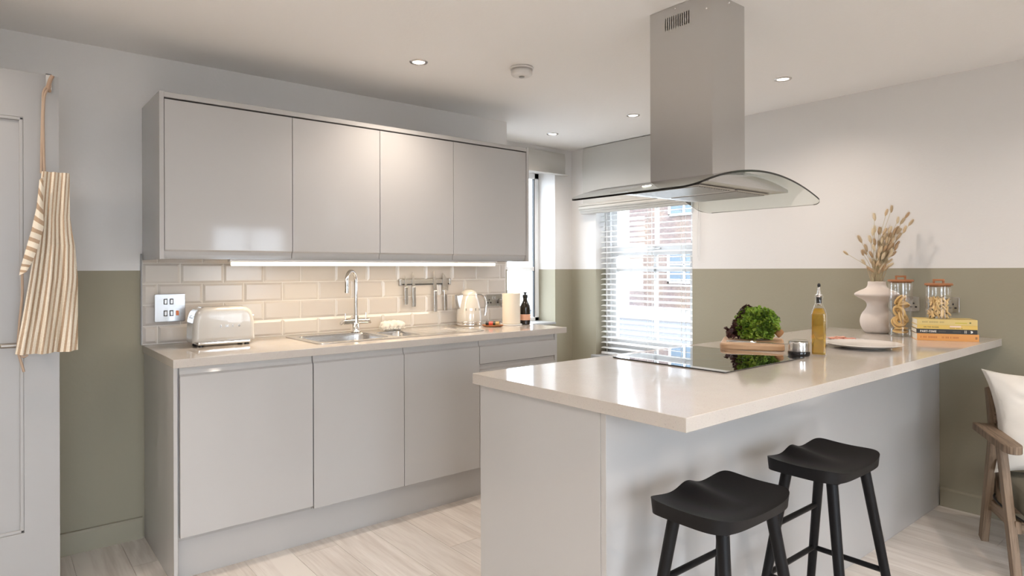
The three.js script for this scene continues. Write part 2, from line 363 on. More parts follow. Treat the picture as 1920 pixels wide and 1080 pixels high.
// ================================================================ OUTSIDE
{
  const g = struct('garden_ground', 'grey paving outside the windows');
  part(g, 'paving', mm(-30, -0.3, -30, 30, -0.16, 30), M.paving);
  function house(label, wallMat, pos, turn, len, rows) {
    const h = thing('neighbour_house', label, 'building', pos, turn);
    part(h, 'house_wall', mm(-len / 2, 0, -4, len / 2, 5.4, 0), wallMat);
    part(h, 'house_roof', ext(new THREE.Shape([new THREE.Vector2(-len / 2 - 0.3, 5.4), new THREE.Vector2(len / 2 + 0.3, 5.4), new THREE.Vector2(len / 2 - 1.5, 7.4), new THREE.Vector2(-len / 2 + 1.5, 7.4)]), 4).translate(0, 0, -4), M.roof);
    for (const [x, y, w, hh, kind] of rows) {
      const win = part(h, kind === 'door' ? 'house_door' : 'house_window', [mm(x - w / 2, y, 0, x - w / 2 + 0.08, y + hh, 0.06), mm(x + w / 2 - 0.08, y, 0, x + w / 2, y + hh, 0.06), mm(x - w / 2, y, 0, x + w / 2, y + 0.08, 0.06), mm(x - w / 2, y + hh - 0.08, 0, x + w / 2, y + hh, 0.06), mm(x - 0.03, y, 0, x + 0.03, y + hh, 0.05), mm(x - w / 2, y + hh * 0.5, 0, x + w / 2, y + hh * 0.5 + 0.05, 0.05)], M.frameWhite);
      part(win, 'pane', mm(x - w / 2 + 0.05, y + 0.05, 0, x + w / 2 - 0.05, y + hh - 0.05, 0.02), kind === 'door' ? M.greyPaint : M.darkPane);
    }
    return h;
  }
  house('brick neighbouring house seen between the slats of the blind', M.brick, [-5.5, -0.16, -15], 0, 14,
    [[-4.5, 0.9, 1.4, 1.3], [-2.2, 0.9, 1.2, 1.3], [0.2, 0.16, 1.0, 2.1, 'door'], [2.4, 0.9, 1.5, 1.3], [-4.5, 3.3, 1.3, 1.2], [-2.0, 3.3, 1.3, 1.2], [1.0, 3.3, 1.3, 1.2], [3.6, 3.3, 1.3, 1.2]]);
  house('pale rendered house seen through the narrow alcove window', M.render, [-15, -0.16, -3.5], Math.PI / 2, 10,
    [[-3, 0.9, 1.4, 1.3], [-0.6, 0.16, 1.0, 2.1, 'door'], [1.6, 0.9, 1.6, 1.4], [-3, 3.3, 1.3, 1.2], [1.6, 3.3, 1.3, 1.2]]);
  const gw = thing('garden_wall', 'low pale garden wall across the paving outside', 'wall', [-3.2, -0.16, -4.6]);
  part(gw, 'wall_body', mm(-4.4, 0, -0.12, 4.4, 0.62, 0.12), M.render); part(gw, 'coping', mm(-4.45, 0.62, -0.16, 4.45, 0.69, 0.16, 0.01), M.frameWhite);
}

// ================================================================ BLINDS
function venetian(label, len, top, bottom, group) {
  // local: x along the blind, z into the room; origin at the middle of its top
  const b = thing('venetian_blind', label, 'blind', [0, 0, 0], 0, group);
  part(b, 'headrail', bx(len, 0.05, 0.055, 0, -0.025, 0, 0.004), M.frameWhite);
  const pitch = 0.044, n = Math.floor((top - bottom - 0.09) / pitch);
  const s = new THREE.Shape(); const N = 6, wv = 0.05, th = 0.0028;
  const arc = t => 0.0025 * (1 - 4 * (t - 0.5) * (t - 0.5));
  for (let i = 0; i <= N; i++) { const t = i / N; i ? s.lineTo((t - 0.5) * wv, arc(t) + th) : s.moveTo(-wv / 2, arc(0) + th); }
  for (let i = N; i >= 0; i--) s.lineTo((i / N - 0.5) * wv, arc(i / N));
  const g = ext(s, len); g.rotateY(Math.PI / 2); g.translate(-len / 2, 0, 0); g.rotateX(0.2);
  for (let i = 0; i < n; i++) { const m = part(b, 'slat', g, M.slat); m.position.y = -0.085 - i * pitch; }
  const yb = -0.085 - n * pitch;
  part(b, 'bottom_rail', bx(len, 0.02, 0.05, 0, yb, 0, 0.005), M.frameWhite);
  for (const x of [-len / 2 + 0.07, 0.03, len / 2 - 0.12]) part(b, 'ladder_cord', [bx(0.003, -yb, 0.002, x, yb / 2, 0.027), bx(0.003, -yb, 0.002, x, yb / 2, -0.027)], M.cord);
  part(b, 'pull_cord', [bar([-len / 2 + 0.05, -0.05, 0.032], [-len / 2 + 0.05, -0.42, 0.032], 0.0015, 0.0015, 6), bar([-len / 2 + 0.05, -0.42, 0.032], [-len / 2 + 0.05, -0.46, 0.032], 0.006, 0.003, 8), bar([-len / 2 + 0.065, -0.05, 0.032], [-len / 2 + 0.065, -0.38, 0.032], 0.0015, 0.0015, 6), bar([-len / 2 + 0.065, -0.34, 0.032], [-len / 2 + 0.065, -0.38, 0.032], 0.006, 0.003, 8)], M.cord);
  return b;
}
{
  const b = venetian('white slatted venetian blind in the sunlit back window', W2.x1 - W2.x0 - 0.02, W2.y1, 0.56);
  b.position.set((W2.x0 + W2.x1) / 2, W2.y1 - 0.002, -0.075);
  const c = venetian('white slatted venetian blind reflected in the first wall cabinet', W3.z1 - W3.z0 - 0.02, W3.y1, 0.56);
  c.position.set(ROOM_X + 0.06, W3.y1 - 0.002, (W3.z0 + W3.z1) / 2); c.rotation.y = -Math.PI / 2;
}
function romanBlind(label, len, height, folds) {
  const b = thing('roman_blind', label, 'blind');
  // gently waved fabric sheet with a folded stack at the bottom; front profile swept along x
  const prof = [];
  for (let i = 0; i <= 24; i++) { const t = i / 24; prof.push([0.028 + 0.012 * t + 0.006 * Math.sin(t * 5), -height * t * 0.93]); }
  prof.push([0.075, -height * 0.965], [0.085, -height * 0.985], [0.07, -height]); prof.push([0.03, -height]);
  const back = [[0.02, -height * 0.9], [0.02, 0]];
  const s = new THREE.Shape([...prof, ...back].map(p => new THREE.Vector2(...p)));
  const g = ext(s, len); g.rotateY(-Math.PI / 2); g.translate(len / 2, 0, 0);
  part(b, 'fabric', metreUV(g), M.blindFabric);
  for (let i = 0; i < folds; i++) {
    const r = new THREE.Shape(); const y = -height - 0.012 - i * 0.016, x1 = 0.08 - i * 0.012;
    r.moveTo(0.02, y - 0.014); r.lineTo(x1, y - 0.014); r.absarc(x1, y, 0.014, -Math.PI / 2, Math.PI / 2); r.lineTo(0.02, y + 0.014);
    const q = ext(r, len - 0.01); q.rotateY(-Math.PI / 2); q.translate(len / 2 - 0.005, 0, 0);
    part(b, 'fold', metreUV(q), M.blindFabric);
  }
  part(b, 'headrail', mm(-len / 2 + 0.01, -0.03, 0.0, len / 2 - 0.01, 0, 0.02), M.satinWhite);
  return b;
}
{
  const b = romanBlind('grey roman blind gathered above the back window behind the hood', 1.07, 0.5, 3); b.position.set(0.203, H - 0.006, 0.0);
  const cord = part(b, 'chain', [tube([[0.575, -0.02, 0.03], [0.577, -0.5, 0.012], [0.577, -0.94, 0.01], [0.585, -0.962, 0.01], [0.593, -0.94, 0.01], [0.593, -0.5, 0.012], [0.595, -0.02, 0.03]], 0.0016, 60, 6)], M.cord, 'thin white pull chain loop');
  const c = romanBlind('short grey roman blind over the alcove window', 0.93, 0.19, 0); c.position.set(ALC_X, 2.25, 0.575); c.rotation.y = Math.PI / 2;
}

// ================================================================ TILED SPLASHBACK
{
  const s = struct('trim_1', 'bevelled cream metro tile splashback');
  const z0 = 1.15, z1 = 3.363, y0 = WT + 0.001;
  part(s, 'grout', mm(0, y0, z0, 0.0078, 1.345, z1), M.grout);
  const cache = {};
  const tileGeo = (w, h) => {
    const key = w.toFixed(3) + h.toFixed(3); if (cache[key]) return cache[key];
    const b = 0.011, t0 = 0.0085, t1 = 0.0135, p = [];
    const q = (x, y, z) => [z, y, x];                              // face towards +x
    const o = [[-w / 2, -h / 2], [w / 2, -h / 2], [w / 2, h / 2], [-w / 2, h / 2]], n = [[-w / 2 + b, -h / 2 + b], [w / 2 - b, -h / 2 + b], [w / 2 - b, h / 2 - b], [-w / 2 + b, h / 2 - b]];
    const tri = (a, c, d) => p.push(...a, ...c, ...d);
    const quad = (a, c, d, e) => { tri(a, c, d); tri(a, d, e); };
    const at = (c, z) => q(-c[0], c[1], z);
    quad(at(n[0], t1), at(n[1], t1), at(n[2], t1), at(n[3], t1));
    for (let i = 0; i < 4; i++) { const j = (i + 1) % 4; quad(at(o[i], t0), at(o[j], t0), at(n[j], t1), at(n[i], t1)); quad(at(o[i], 0.004), at(o[j], 0.004), at(o[j], t0), at(o[i], t0)); }
    const g = new THREE.BufferGeometry(); g.setAttribute('position', new THREE.Float32BufferAttribute(p, 3)); g.computeVertexNormals();
    return cache[key] = metreUV(g);
  };
  const gp = 0.003, rowsY = [[y0 + 0.003, 1.0], [1.0, 1.1], [1.1, 1.2], [1.2, 1.3], [1.3, 1.345]];
  rowsY.forEach(([a, b], r) => {
    const off = (r % 2) ? 0.0 : 0.1;
    for (let e = 3.4 + off; e > z0; e -= 0.2) {
      const zb = Math.min(z1, e), za = Math.max(z0, e - 0.2);
      if (zb - za < 0.03) continue;
      const m = part(s, 'tile', tileGeo(zb - za - gp, b - a - gp), M.tile[Math.floor(rnd() * 3)]);
      m.position.set(0, (a + b) / 2, (za + zb) / 2);
    }
  });
  part(s, 'edge_trim', mm(0, y0, z1, 0.012, 1.345, z1 + 0.008, 0.003), M.satinWhite);
}

// ================================================================ BASE CABINETS
const XF = 0.64, XU = 0.39, ZL = 3.361;
const Zs = [3.341, 2.786, 2.316, 1.845, 1.274];
function jDoor(z0, z1, y0, y1, x, atTop) {       // handleless front: a scooped lip along one edge
  const t = 0.022, g = 0.0016, L = 0.032;
  const p = atTop
    ? [[x - t, y0], [x - 0.0015, y0], [x, y0 + 0.0015], [x, y1 - L - 0.002], [x - 0.002, y1 - L], [x - 0.010, y1 - L + 0.006], [x - 0.014, y1 - 0.012], [x - 0.0145, y1], [x - t, y1]]
    : [[x - t, y0], [x - 0.0145, y0], [x - 0.014, y0 + 0.012], [x - 0.010, y0 + L - 0.006], [x - 0.002, y0 + L], [x, y0 + L + 0.002], [x, y1 - 0.0015], [x - 0.0015, y1], [x - t, y1]];
  return alongZ(p, z0 + g, z1 - g);
}
const baseInfo = [
  ['wide white gloss base cabinet under the toaster, dark gap round its door', 'tall'],
  ['white gloss base cabinet under the sink', 'tall'],
  ['white gloss base cabinet between the sink cabinet and the drawer unit', 'tall'],
  ['white gloss drawer unit at the window end of the base cabinets', 'drawers']];
for (let i = 0; i < 4; i++) {
  const z1 = Zs[i], z0 = Zs[i + 1];
  const c = thing('base_cabinet', baseInfo[i][0], 'cabinet', [0, 0, 0], 0, 'base cabinets along the tiled wall');
  part(c, 'carcass', [mm(0.02, 0.17, z0 + 0.001, XF - 0.028, 0.19, z1 - 0.001), mm(0.02, 0.19, z0 + 0.001, XF - 0.028, 0.72, z0 + 0.018), mm(0.02, 0.19, z1 - 0.018, XF - 0.028, 0.72, z1 - 0.001), mm(0.02, 0.19, z0 + 0.018, 0.03, 0.72, z1 - 0.018), mm(XF - 0.06, 0.72, z0 + 0.001, XF - 0.028, 0.873, z1 - 0.001)], M.carcass);
  if (i < 3) part(c, 'door', jDoor(z0 + (i === 0 ? 0.002 : 0), z1 - (i === 0 ? 0.003 : 0), i === 0 ? 0.19 : 0.178, 0.872, XF, true), M.gloss);
  else for (const [a, b] of [[0.745, 0.872], [0.46, 0.741], [0.178, 0.456]]) part(c, 'drawer_front', jDoor(z0, z1, a, b, XF, true), M.gloss);
}
{
  const e = thing('end_panel', 'tall white gloss panel closing the toaster end of the base cabinets', 'panel');
  part(e, 'panel_board', mm(0.012, 0, Zs[0] + 0.002, 0.628, 0.874, ZL - 0.003, 0.0015), M.gloss);
  const e2 = thing('end_panel', 'narrow white gloss panel closing the drawer end of the base cabinets', 'panel');
  part(e2, 'panel_board', mm(0.012, 0, 1.25, 0.628, 0.874, Zs[4] - 0.002, 0.0015), M.gloss);
  const p = thing('plinth', 'long white kickboard along the floor under the base cabinets', 'plinth');
  part(p, 'kickboard', mm(0.556, 0, Zs[4], 0.572, 0.168, Zs[0], 0.001), M.gloss);
}
// worktop with a cut-out for the sink
{
  const w = thing('worktop', 'long pale quartz worktop along the tiled wall', 'worktop');
  const s = new THREE.Shape([[0, -ZL], [0.645, -ZL], [0.645, -1.19], [0, -1.19]].map(p => new THREE.Vector2(...p)));
  s.holes.push(rectShape(0.42, 0.96, 0.02, 0.30, -2.215, THREE.Path));
  const g = ext(s, 0.035 - 0.003, 0.0015, 1); g.rotateX(-Math.PI / 2); g.translate(0, 0.8765, 0);
  // the extrusion's bevel grows outwards by 1.5 mm: keep it off the wall
  g.translate(0.002, 0, 0);
  part(w, 'slab', metreUV(g), M.quartz);
}
// sink: rim, main bowl, half bowl, ribbed drainer
{
  const s = thing('kitchen_sink', 'stainless steel inset sink with a half bowl and ribbed drainer', 'sink');
  const zc = 2.215, xc = 0.30;
  const rim = rectShape(0.45, 1.0, 0.03, xc, -zc);
  const bowl = rectShape(0.34, 0.38, 0.05, 0.315, -2.49, THREE.Path), half = rectShape(0.27, 0.155, 0.04, 0.345, -2.185, THREE.Path);
  rim.holes.push(bowl, half);
  const g = ext(rim, 0.002, 0.0012, 2); g.rotateX(-Math.PI / 2); g.translate(0, WT + 0.0012, 0);
  part(s, 'rim', metreUV(g), M.steelPlain);
  function tub(w, d, r, cx, cz, depth) {
    const ring = (k, y, rad) => ringPts(w - 2 * k, d - 2 * k, rad, cx, -cz).map(p => [p[0], y, -p[1]]);
    const levels = [ring(0, WT + 0.003, r), ring(0.004, WT - 0.01, r), ring(0.012, WT - depth + 0.03, r), ring(0.03, WT - depth + 0.005, r), ring(0.06, WT - depth, r * 0.6)];
    const pos = [], n = levels[0].length;
    for (let l = 0; l < levels.length - 1; l++) for (let i = 0; i < n; i++) {
      const a = levels[l][i], b = levels[l][(i + 1) % n], c = levels[l + 1][(i + 1) % n], e = levels[l + 1][i];
      pos.push(...a, ...b, ...c, ...a, ...c, ...e);
    }
    const last = levels[levels.length - 1];
    for (let i = 0; i < n; i++) pos.push(cx, WT - depth - 0.002, cz, ...last[i], ...last[(i + 1) % n]);
    const q = new THREE.BufferGeometry(); q.setAttribute('position', new THREE.Float32BufferAttribute(pos, 3)); 
    const v = mergeVertices(q); v.computeVertexNormals(); return v;
  }
  part(s, 'bowl', tub(0.34, 0.38, 0.05, 0.315, 2.49, 0.16), M.steelPlain);
  part(s, 'half_bowl', tub(0.27, 0.155, 0.04, 0.345, 2.185, 0.09), M.steelPlain);
  part(s, 'drain', lathe([[0, 0], [0.035, 0], [0.04, 0.004], [0.03, 0.006], [0, 0.003]], 24).translate(0.315, WT - 0.162, 2.49), M.chrome);
  for (let i = 0; i < 7; i++) part(s, 'drainer_rib', mm(0.16 + i * 0.045, WT + 0.0025, 1.76, 0.175 + i * 0.045, WT + 0.0052, 2.06, 0.0012), M.steelPlain);
}
// tap
{
  const t = thing('mixer_tap', 'tall chrome swan-neck mixer tap behind the sink', 'tap', [0.125, WT + 0.0044, 2.33]);
  part(t, 'base', [lathe([[0, 0], [0.028, 0], [0.028, 0.006], [0.024, 0.01], [0.021, 0.012], [0.021, 0.05], [0, 0.05]], 28)], M.chrome);
  part(t, 'valve_body', [bar([0, 0.062, -0.075], [0, 0.062, 0.075], 0.016, 0.016, 20), bar([0, 0.045, 0], [0, 0.095, 0], 0.019, 0.017, 20)], M.chrome);
  for (const z of [-0.062, 0.062]) part(t, 'lever', [bar([0, 0.075, z], [0, 0.108, z], 0.0042, 0.0036, 10), bar([0, 0.06, z - 0.017 * Math.sign(-z)], [0, 0.062, z + 0.02 * Math.sign(z)], 0.0185, 0.0185, 20)], M.chrome);
  const dx = 0.6, dz = 0.8, pts = [[0, 0.09, 0], [0, 0.2, 0], [0, 0.29, 0]];
  const R = 0.052; for (let i = 1; i <= 10; i++) { const a = Math.PI * i / 10, k = R * (1 - Math.cos(a)); pts.push([dx * k, 0.29 + R * Math.sin(a), dz * k]); }
  pts.push([dx * 0.104, 0.255, dz * 0.104], [dx * 0.104, 0.235, dz * 0.104]);
  part(t, 'spout', [tube(pts, 0.0105, 60, 14), bar([dx * 0.104, 0.237, dz * 0.104], [dx * 0.104, 0.225, dz * 0.104], 0.0125, 0.0125, 16)], M.chrome);
}

// ================================================================ WALL CABINETS
const wallLabels = ['wide white gloss wall cabinet at the door end of the row', 'white gloss wall cabinet, second from the door end', 'white gloss wall cabinet above the knife rack', 'white gloss wall cabinet at the window end of the row'];
const Zu = [3.343, 2.786, 2.316, 1.845, 1.290];
for (let i = 0; i < 4; i++) {
  const c = thing('wall_cabinet', wallLabels[i], 'cabinet', [0, 0, 0], 0, 'wall cabinets above the worktop');
  part(c, 'carcass', mm(0.014, 1.335, Zu[i + 1] + 0.001, XU - 0.026, 2.008, Zu[i] - 0.001), M.carcass);
  part(c, 'door', jDoor(Zu[i + 1], Zu[i], 1.322, 2.005, XU, false), M.gloss);
}
{
  const p = thing('cabinet_surround', 'thin white gloss frame round the row of wall cabinets', 'panel');
  part(p, 'side_panel', mm(0.002, 1.314, Zu[0] + 0.001, XU + 0.004, 2.036, Zu[0] + 0.019, 0.0012), M.gloss);
  part(p, 'side_panel', mm(0.002, 1.314, 1.270, XU + 0.004, 2.036, Zu[4] - 0.001, 0.0012), M.gloss);
  part(p, 'top_panel', mm(0.002, 2.012, 1.270, XU + 0.002, 2.034, Zu[0] + 0.001, 0.0012), M.gloss);
  part(p, 'base_panel', mm(0.014, 1.316, 1.291, XU - 0.03, 1.3335, Zu[0] - 0.001), M.gloss);
}
// under-cabinet lights
for (const [z0, z1, label] of [[1.80, 3.05, 'long warm glowing strip light under the wall cabinets'], [1.50, 1.785, 'short warm glowing strip light at the window end under the cabinets']]) {
  const l = thing('strip_light', label, 'light', [0, 0, 0], 0, 'lights under the wall cabinets');
  part(l, 'housing', mm(0.305, 1.304, z0 - 0.012, 0.345, 1.3155, z1 + 0.012, 0.002), M.plastic);
  part(l, 'diffuser', mm(0.308, 1.286, z0, 0.342, 1.304, z1, 0.004), M.stripGlow);
  const r = new THREE.RectAreaLight(STRIP_COLOR, 28, 0.03, z1 - z0);
  r.position.set(0.325, 1.2845, (z0 + z1) / 2); r.rotation.x = -Math.PI / 2; r.name = 'strip_lamp'; l.add(r);
}

// ================================================================ CEILING FITTINGS
{
  const spots = [[0.734, 2.284, 'recessed ceiling downlight in front of the second wall cabinet'], [0.686, 0.601, 'recessed ceiling downlight left of the hood near the back window'], [-0.08, 0.619, 'recessed ceiling downlight in the alcove beside the wall cabinets'], [1.725, 0.605, 'recessed ceiling downlight right of the hood']];
  for (const x of [3.2, 4.3]) spots.push([x, 0.605]);
  for (const x of [2.95, 3.95, 4.9]) spots.push([x, 2.284]);
  for (const x of [0.9, 2.4, 3.95, 4.9]) spots.push([x, 4.3]);
  for (const x of [1.76, 2.8, 3.85, 4.9]) spots.push([x, 5.5]);
  const ring = lathe([[0.031, 0.0], [0.031, -0.002], [0.036, -0.0055], [0.043, -0.004], [0.045, 0.0]], 36);
  const lens = lathe([[0.0001, -0.0025], [0.024, -0.0025], [0.0305, -0.0015], [0.031, 0.0]], 28);
  for (const [x, z, label] of spots) {
    const d = thing('downlight', label ?? 'recessed ceiling downlight outside the picture', 'light', [x, H - 0.0005, z], 0, 'recessed ceiling downlights');
    part(d, 'trim_ring', ring, M.steelPlain); part(d, 'lamp', lens, M.lampGlow);
    const s = new THREE.SpotLight(LAMP_COLOR, LAMP_CD * (z < 1 ? WINDOW_ROW : 1), 0, 1.32, 1.0, 2);
    s.position.set(0, -0.012, 0); s.target.position.set(0, -1, 0); s.castShadow = true; s.shadow.radius = 1.5; s.name = 'downlight_lamp'; d.add(s, s.target); s.target.name = 'downlight_aim';
  }
  const a = thing('smoke_alarm', 'round white smoke alarm on the ceiling', 'alarm', [0.985, H - 0.0005, 1.83]);
  part(a, 'base', lathe([[0, 0], [0.058, 0], [0.06, -0.004], [0.058, -0.012], [0, -0.012]], 40), M.plastic);
  part(a, 'cover', lathe([[0, -0.046], [0.03, -0.046], [0.046, -0.043], [0.054, -0.034], [0.055, -0.012], [0, -0.012]], 40), M.plastic);
  part(a, 'test_button', lathe([[0, -0.05], [0.013, -0.05], [0.015, -0.045], [0, -0.045]], 20), M.satinWhite);
}

// ================================================================ ISLAND
{
  const c = thing('island_cabinet', 'white gloss island base with plain panels, behind the black stools', 'cabinet');
  part(c, 'carcass', mm(1.745, 0.12, 0.004, 2.253, 0.872, 2.608), M.carcass);
  part(c, 'plinth', mm(1.79, 0, 0.004, 2.253, 0.12, 2.608), M.gloss);
  part(c, 'end_panel', mm(1.70, 0, 2.609, 2.253, 0.8735, 2.629, 0.0012), M.gloss);
  part(c, 'back_panel', mm(2.2545, 0, 0.002, 2.2745, 0.8735, 2.629, 0.0012), M.gloss);
  for (let i = 0; i < 4; i++) part(c, 'door', mm(1.722, 0.13, 0.006 + i * 0.65, 1.744, 0.84, 0.652 + i * 0.65, 0.0015), M.gloss);
  const w = thing('island_worktop', 'pale quartz breakfast bar top overhanging the island', 'worktop');
  part(w, 'slab', mm(1.681, 0.874, 0.0, 2.547, WT, 2.648, 0.0018), M.quartz);
}
{
  const h = thing('induction_hob', 'black glass hob set in the island top', 'hob', [1.991, WT, 1.717]);
  const g = ext(rectShape(0.507, 0.563, 0.006), 0.0034, 0.0006, 2); g.rotateX(-Math.PI / 2); g.translate(0, 0.0006, 0);
  part(h, 'glass_plate', g, M.hob);
  const zm = std({ color: rgb(0.06, 0.06, 0.06), roughness: 0.3 });
  for (const [x, z, r] of [[-0.12, -0.14, 0.09], [-0.12, 0.14, 0.075], [0.1, -0.14, 0.075], [0.1, 0.14, 0.09]]) { const t = new THREE.RingGeometry(r - 0.0012, r, 48); t.rotateX(-Math.PI / 2); t.translate(x, 0.0047, z); part(h, 'zone_mark', t, zm); }
}

// ================================================================ COOKER HOOD
{
  const h = thing('cooker_hood', 'steel island cooker hood with a curved glass canopy', 'hood');
  const cz = 1.735, hz = 0.455, x0 = 1.675, x1 = 2.25, yEnd = 1.528, rise = 0.086, th = 0.007;
  const arch = z => yEnd + rise * (1 - ((z - cz) / hz) ** 2);
  // canopy: rows along z, rounded corners
  const NZ = 72, NX = 10, rc = 0.05, rows = [];
  for (let i = 0; i <= NZ; i++) {
    const t = 0.5 - 0.5 * Math.cos(Math.PI * i / NZ), z = cz - hz + 2 * hz * t, e = Math.min(z - (cz - hz), cz + hz - z), k = e < rc ? rc - Math.sqrt(Math.max(0, rc * rc - (rc - e) ** 2)) : 0;
    rows.push([z, x0 + k, x1 - k]);
  }
  const surf = (dy, up) => {
    const p = [];
    const P = (i, j) => { const [z, a, b] = rows[i]; return [a + (b - a) * j / NX, arch(z) + dy, z]; };
    for (let i = 0; i < NZ; i++) for (let j = 0; j < NX; j++) { const a = P(i, j), b = P(i, j + 1), c = P(i + 1, j + 1), d = P(i + 1, j); up ? p.push(...a, ...c, ...b, ...a, ...d, ...c) : p.push(...a, ...b, ...c, ...a, ...c, ...d); }
    const g = new THREE.BufferGeometry(); g.setAttribute('position', new THREE.Float32BufferAttribute(p, 3)); const v = mergeVertices(g, 1e-5); v.computeVertexNormals(); return v;
  };
  const loop = [...rows.map(r => [r[2], r[0]]), ...[...rows].reverse().map(r => [r[1], r[0]])], ep = [];
  loop.forEach((a, i) => {
    const b = loop[(i + 1) % loop.length]; if (Math.hypot(a[0] - b[0], a[1] - b[1]) < 1e-6) return;
    const ya = arch(a[1]), yb = arch(b[1]), A = [a[0], ya, a[1]], B = [b[0], yb, b[1]], C = [b[0], yb + th, b[1]], D = [a[0], ya + th, a[1]];
    ep.push(...A, ...D, ...C, ...A, ...C, ...B);
  });
  const rim = new THREE.BufferGeometry(); rim.setAttribute('position', new THREE.Float32BufferAttribute(ep, 3)); rim.computeVertexNormals();
  part(h, 'glass_canopy', [surf(th, true), surf(0, false), rim], M.hoodGlass, 'clear curved glass canopy');
  // steel body: lens-shaped section under the glass
  const bz = 0.275, yb = 1.568, s = new THREE.Shape(); s.moveTo(-bz, yb);
  s.lineTo(bz, yb); for (let i = 0; i <= 20; i++) { const z = bz - 2 * bz * i / 20; s.lineTo(z, arch(cz + z) - 0.004); }
  const bg = ext(s, 0.45, 0); bg.rotateY(-Math.PI / 2); bg.translate(2.19, 0, cz);
  part(h, 'body', metreUV(bg), M.steel);
  for (const dz of [-0.125, 0.125]) {
    const f = part(h, 'filter', [mm(1.80, yb - 0.006, cz + dz - 0.115, 2.13, yb - 0.001, cz + dz + 0.115, 0.002)], M.steelPlain);
    const mesh = []; for (let i = 0; i < 14; i++) mesh.push(mm(1.815, yb - 0.0085, cz + dz - 0.105 + i * 0.0155, 2.115, yb - 0.006, cz + dz - 0.097 + i * 0.0155));
    part(f, 'filter_mesh', mesh, M.steelPlain);
  }
  // chimney of four plates, slotted front
  const a0 = 1.824, a1 = 2.109, c0 = 1.642, c1 = 1.863, yb2 = 1.612, yj = 2.215;
  const plate = new THREE.Shape([[a0, yb2], [a1, yb2], [a1, H - 0.001], [a0, H - 0.001]].map(p => new THREE.Vector2(...p)));
  for (let i = 0; i < 12; i++) { const x = 1.900 + i * 0.00985; plate.holes.push(rectShape(0.0044, 0.05, 0.0015, x, 2.2275, THREE.Path)); }
  const pg = ext(plate, 0.0015); pg.translate(0, 0, c1 - 0.0015);
  part(h, 'chimney', metreUV(merge([pg, mm(a0, yb2, c0, a1, H - 0.001, c0 + 0.0015), mm(a0, yb2, c0 + 0.0015, a0 + 0.0015, H - 0.001, c1 - 0.0015), mm(a1 - 0.0015, yb2, c0 + 0.0015, a1, H - 0.001, c1 - 0.0015)])), M.steel);
  for (const [x, y, z] of [[1.945, H - 0.012, c1], [2.085, H - 0.055, c1], [a1, H - 0.012, 1.75]]) { const b = new THREE.SphereGeometry(0.0042, 12, 8); b.scale(1, 1, 0.6); part(h, 'screw', b.translate(x, y, z), M.chrome); }
  part(h, 'collar', mm(a0 - 0.004, yb2 - 0.004, c0 - 0.004, a1 + 0.004, yb2 + 0.0005, c1 + 0.004, 0.001), M.steelPlain);
}

// ================================================================ DOOR AT THE LEFT, APRON
{
  const d = struct('door_1', 'open white panelled door at the left edge');
  const x0 = 0.52, x1 = 0.56, z0 = 3.725, z1 = 4.49;
  const s = new THREE.Shape([[z0, 0.006], [z1, 0.006], [z1, 1.985], [z0, 1.985]].map(p => new THREE.Vector2(...p)));
  s.holes.push(rectShape(z1 - z0 - 0.21, 1.5, 0.001, (z0 + z1) / 2, 1.07, THREE.Path));
  const g = ext(s, x1 - x0); g.rotateY(-Math.PI / 2); g.translate(x1, 0, 0);
  const leaf = part(d, 'door_leaf', metreUV(g), M.satinWhite);
  part(leaf, 'door_panel', mm(x0 + 0.008, 0.32, z0 + 0.105, x1 - 0.008, 1.82, z1 - 0.105), M.satinWhite);
  const ze = z0 + 0.105, zf = z1 - 0.105;
  part(leaf, 'moulding', [beam([x1 - 0.006, 0.32, ze + 0.006], [x1 - 0.006, 1.82, ze + 0.006], 0.012, 0.012, [1, 0, 0]), beam([x1 - 0.006, 0.32, zf - 0.006], [x1 - 0.006, 1.82, zf - 0.006], 0.012, 0.012, [1, 0, 0]), beam([x1 - 0.006, 0.326, ze], [x1 - 0.006, 0.326, zf], 0.012, 0.012, [1, 0, 0]), beam([x1 - 0.006, 1.814, ze], [x1 - 0.006, 1.814, zf], 0.012, 0.012, [1, 0, 0])], M.satinWhite);
  part(d, 'door_handle', [bar([x1, 1.003, 3.785], [x1 + 0.008, 1.003, 3.785], 0.025, 0.025, 24), bar([x1 + 0.006, 1.003, 3.785], [x1 + 0.05, 1.003, 3.785], 0.009, 0.009, 14), tube([[x1 + 0.046, 1.003, 3.78], [x1 + 0.05, 1.003, 3.80], [x1 + 0.05, 1.003, 3.85], [x1 + 0.05, 1.003, 3.893]], 0.0085, 20, 12), new THREE.SphereGeometry(0.0085, 12, 8).translate(x1 + 0.05, 1.003, 3.893)], M.leverSteel, 'satin steel lever handle');
}
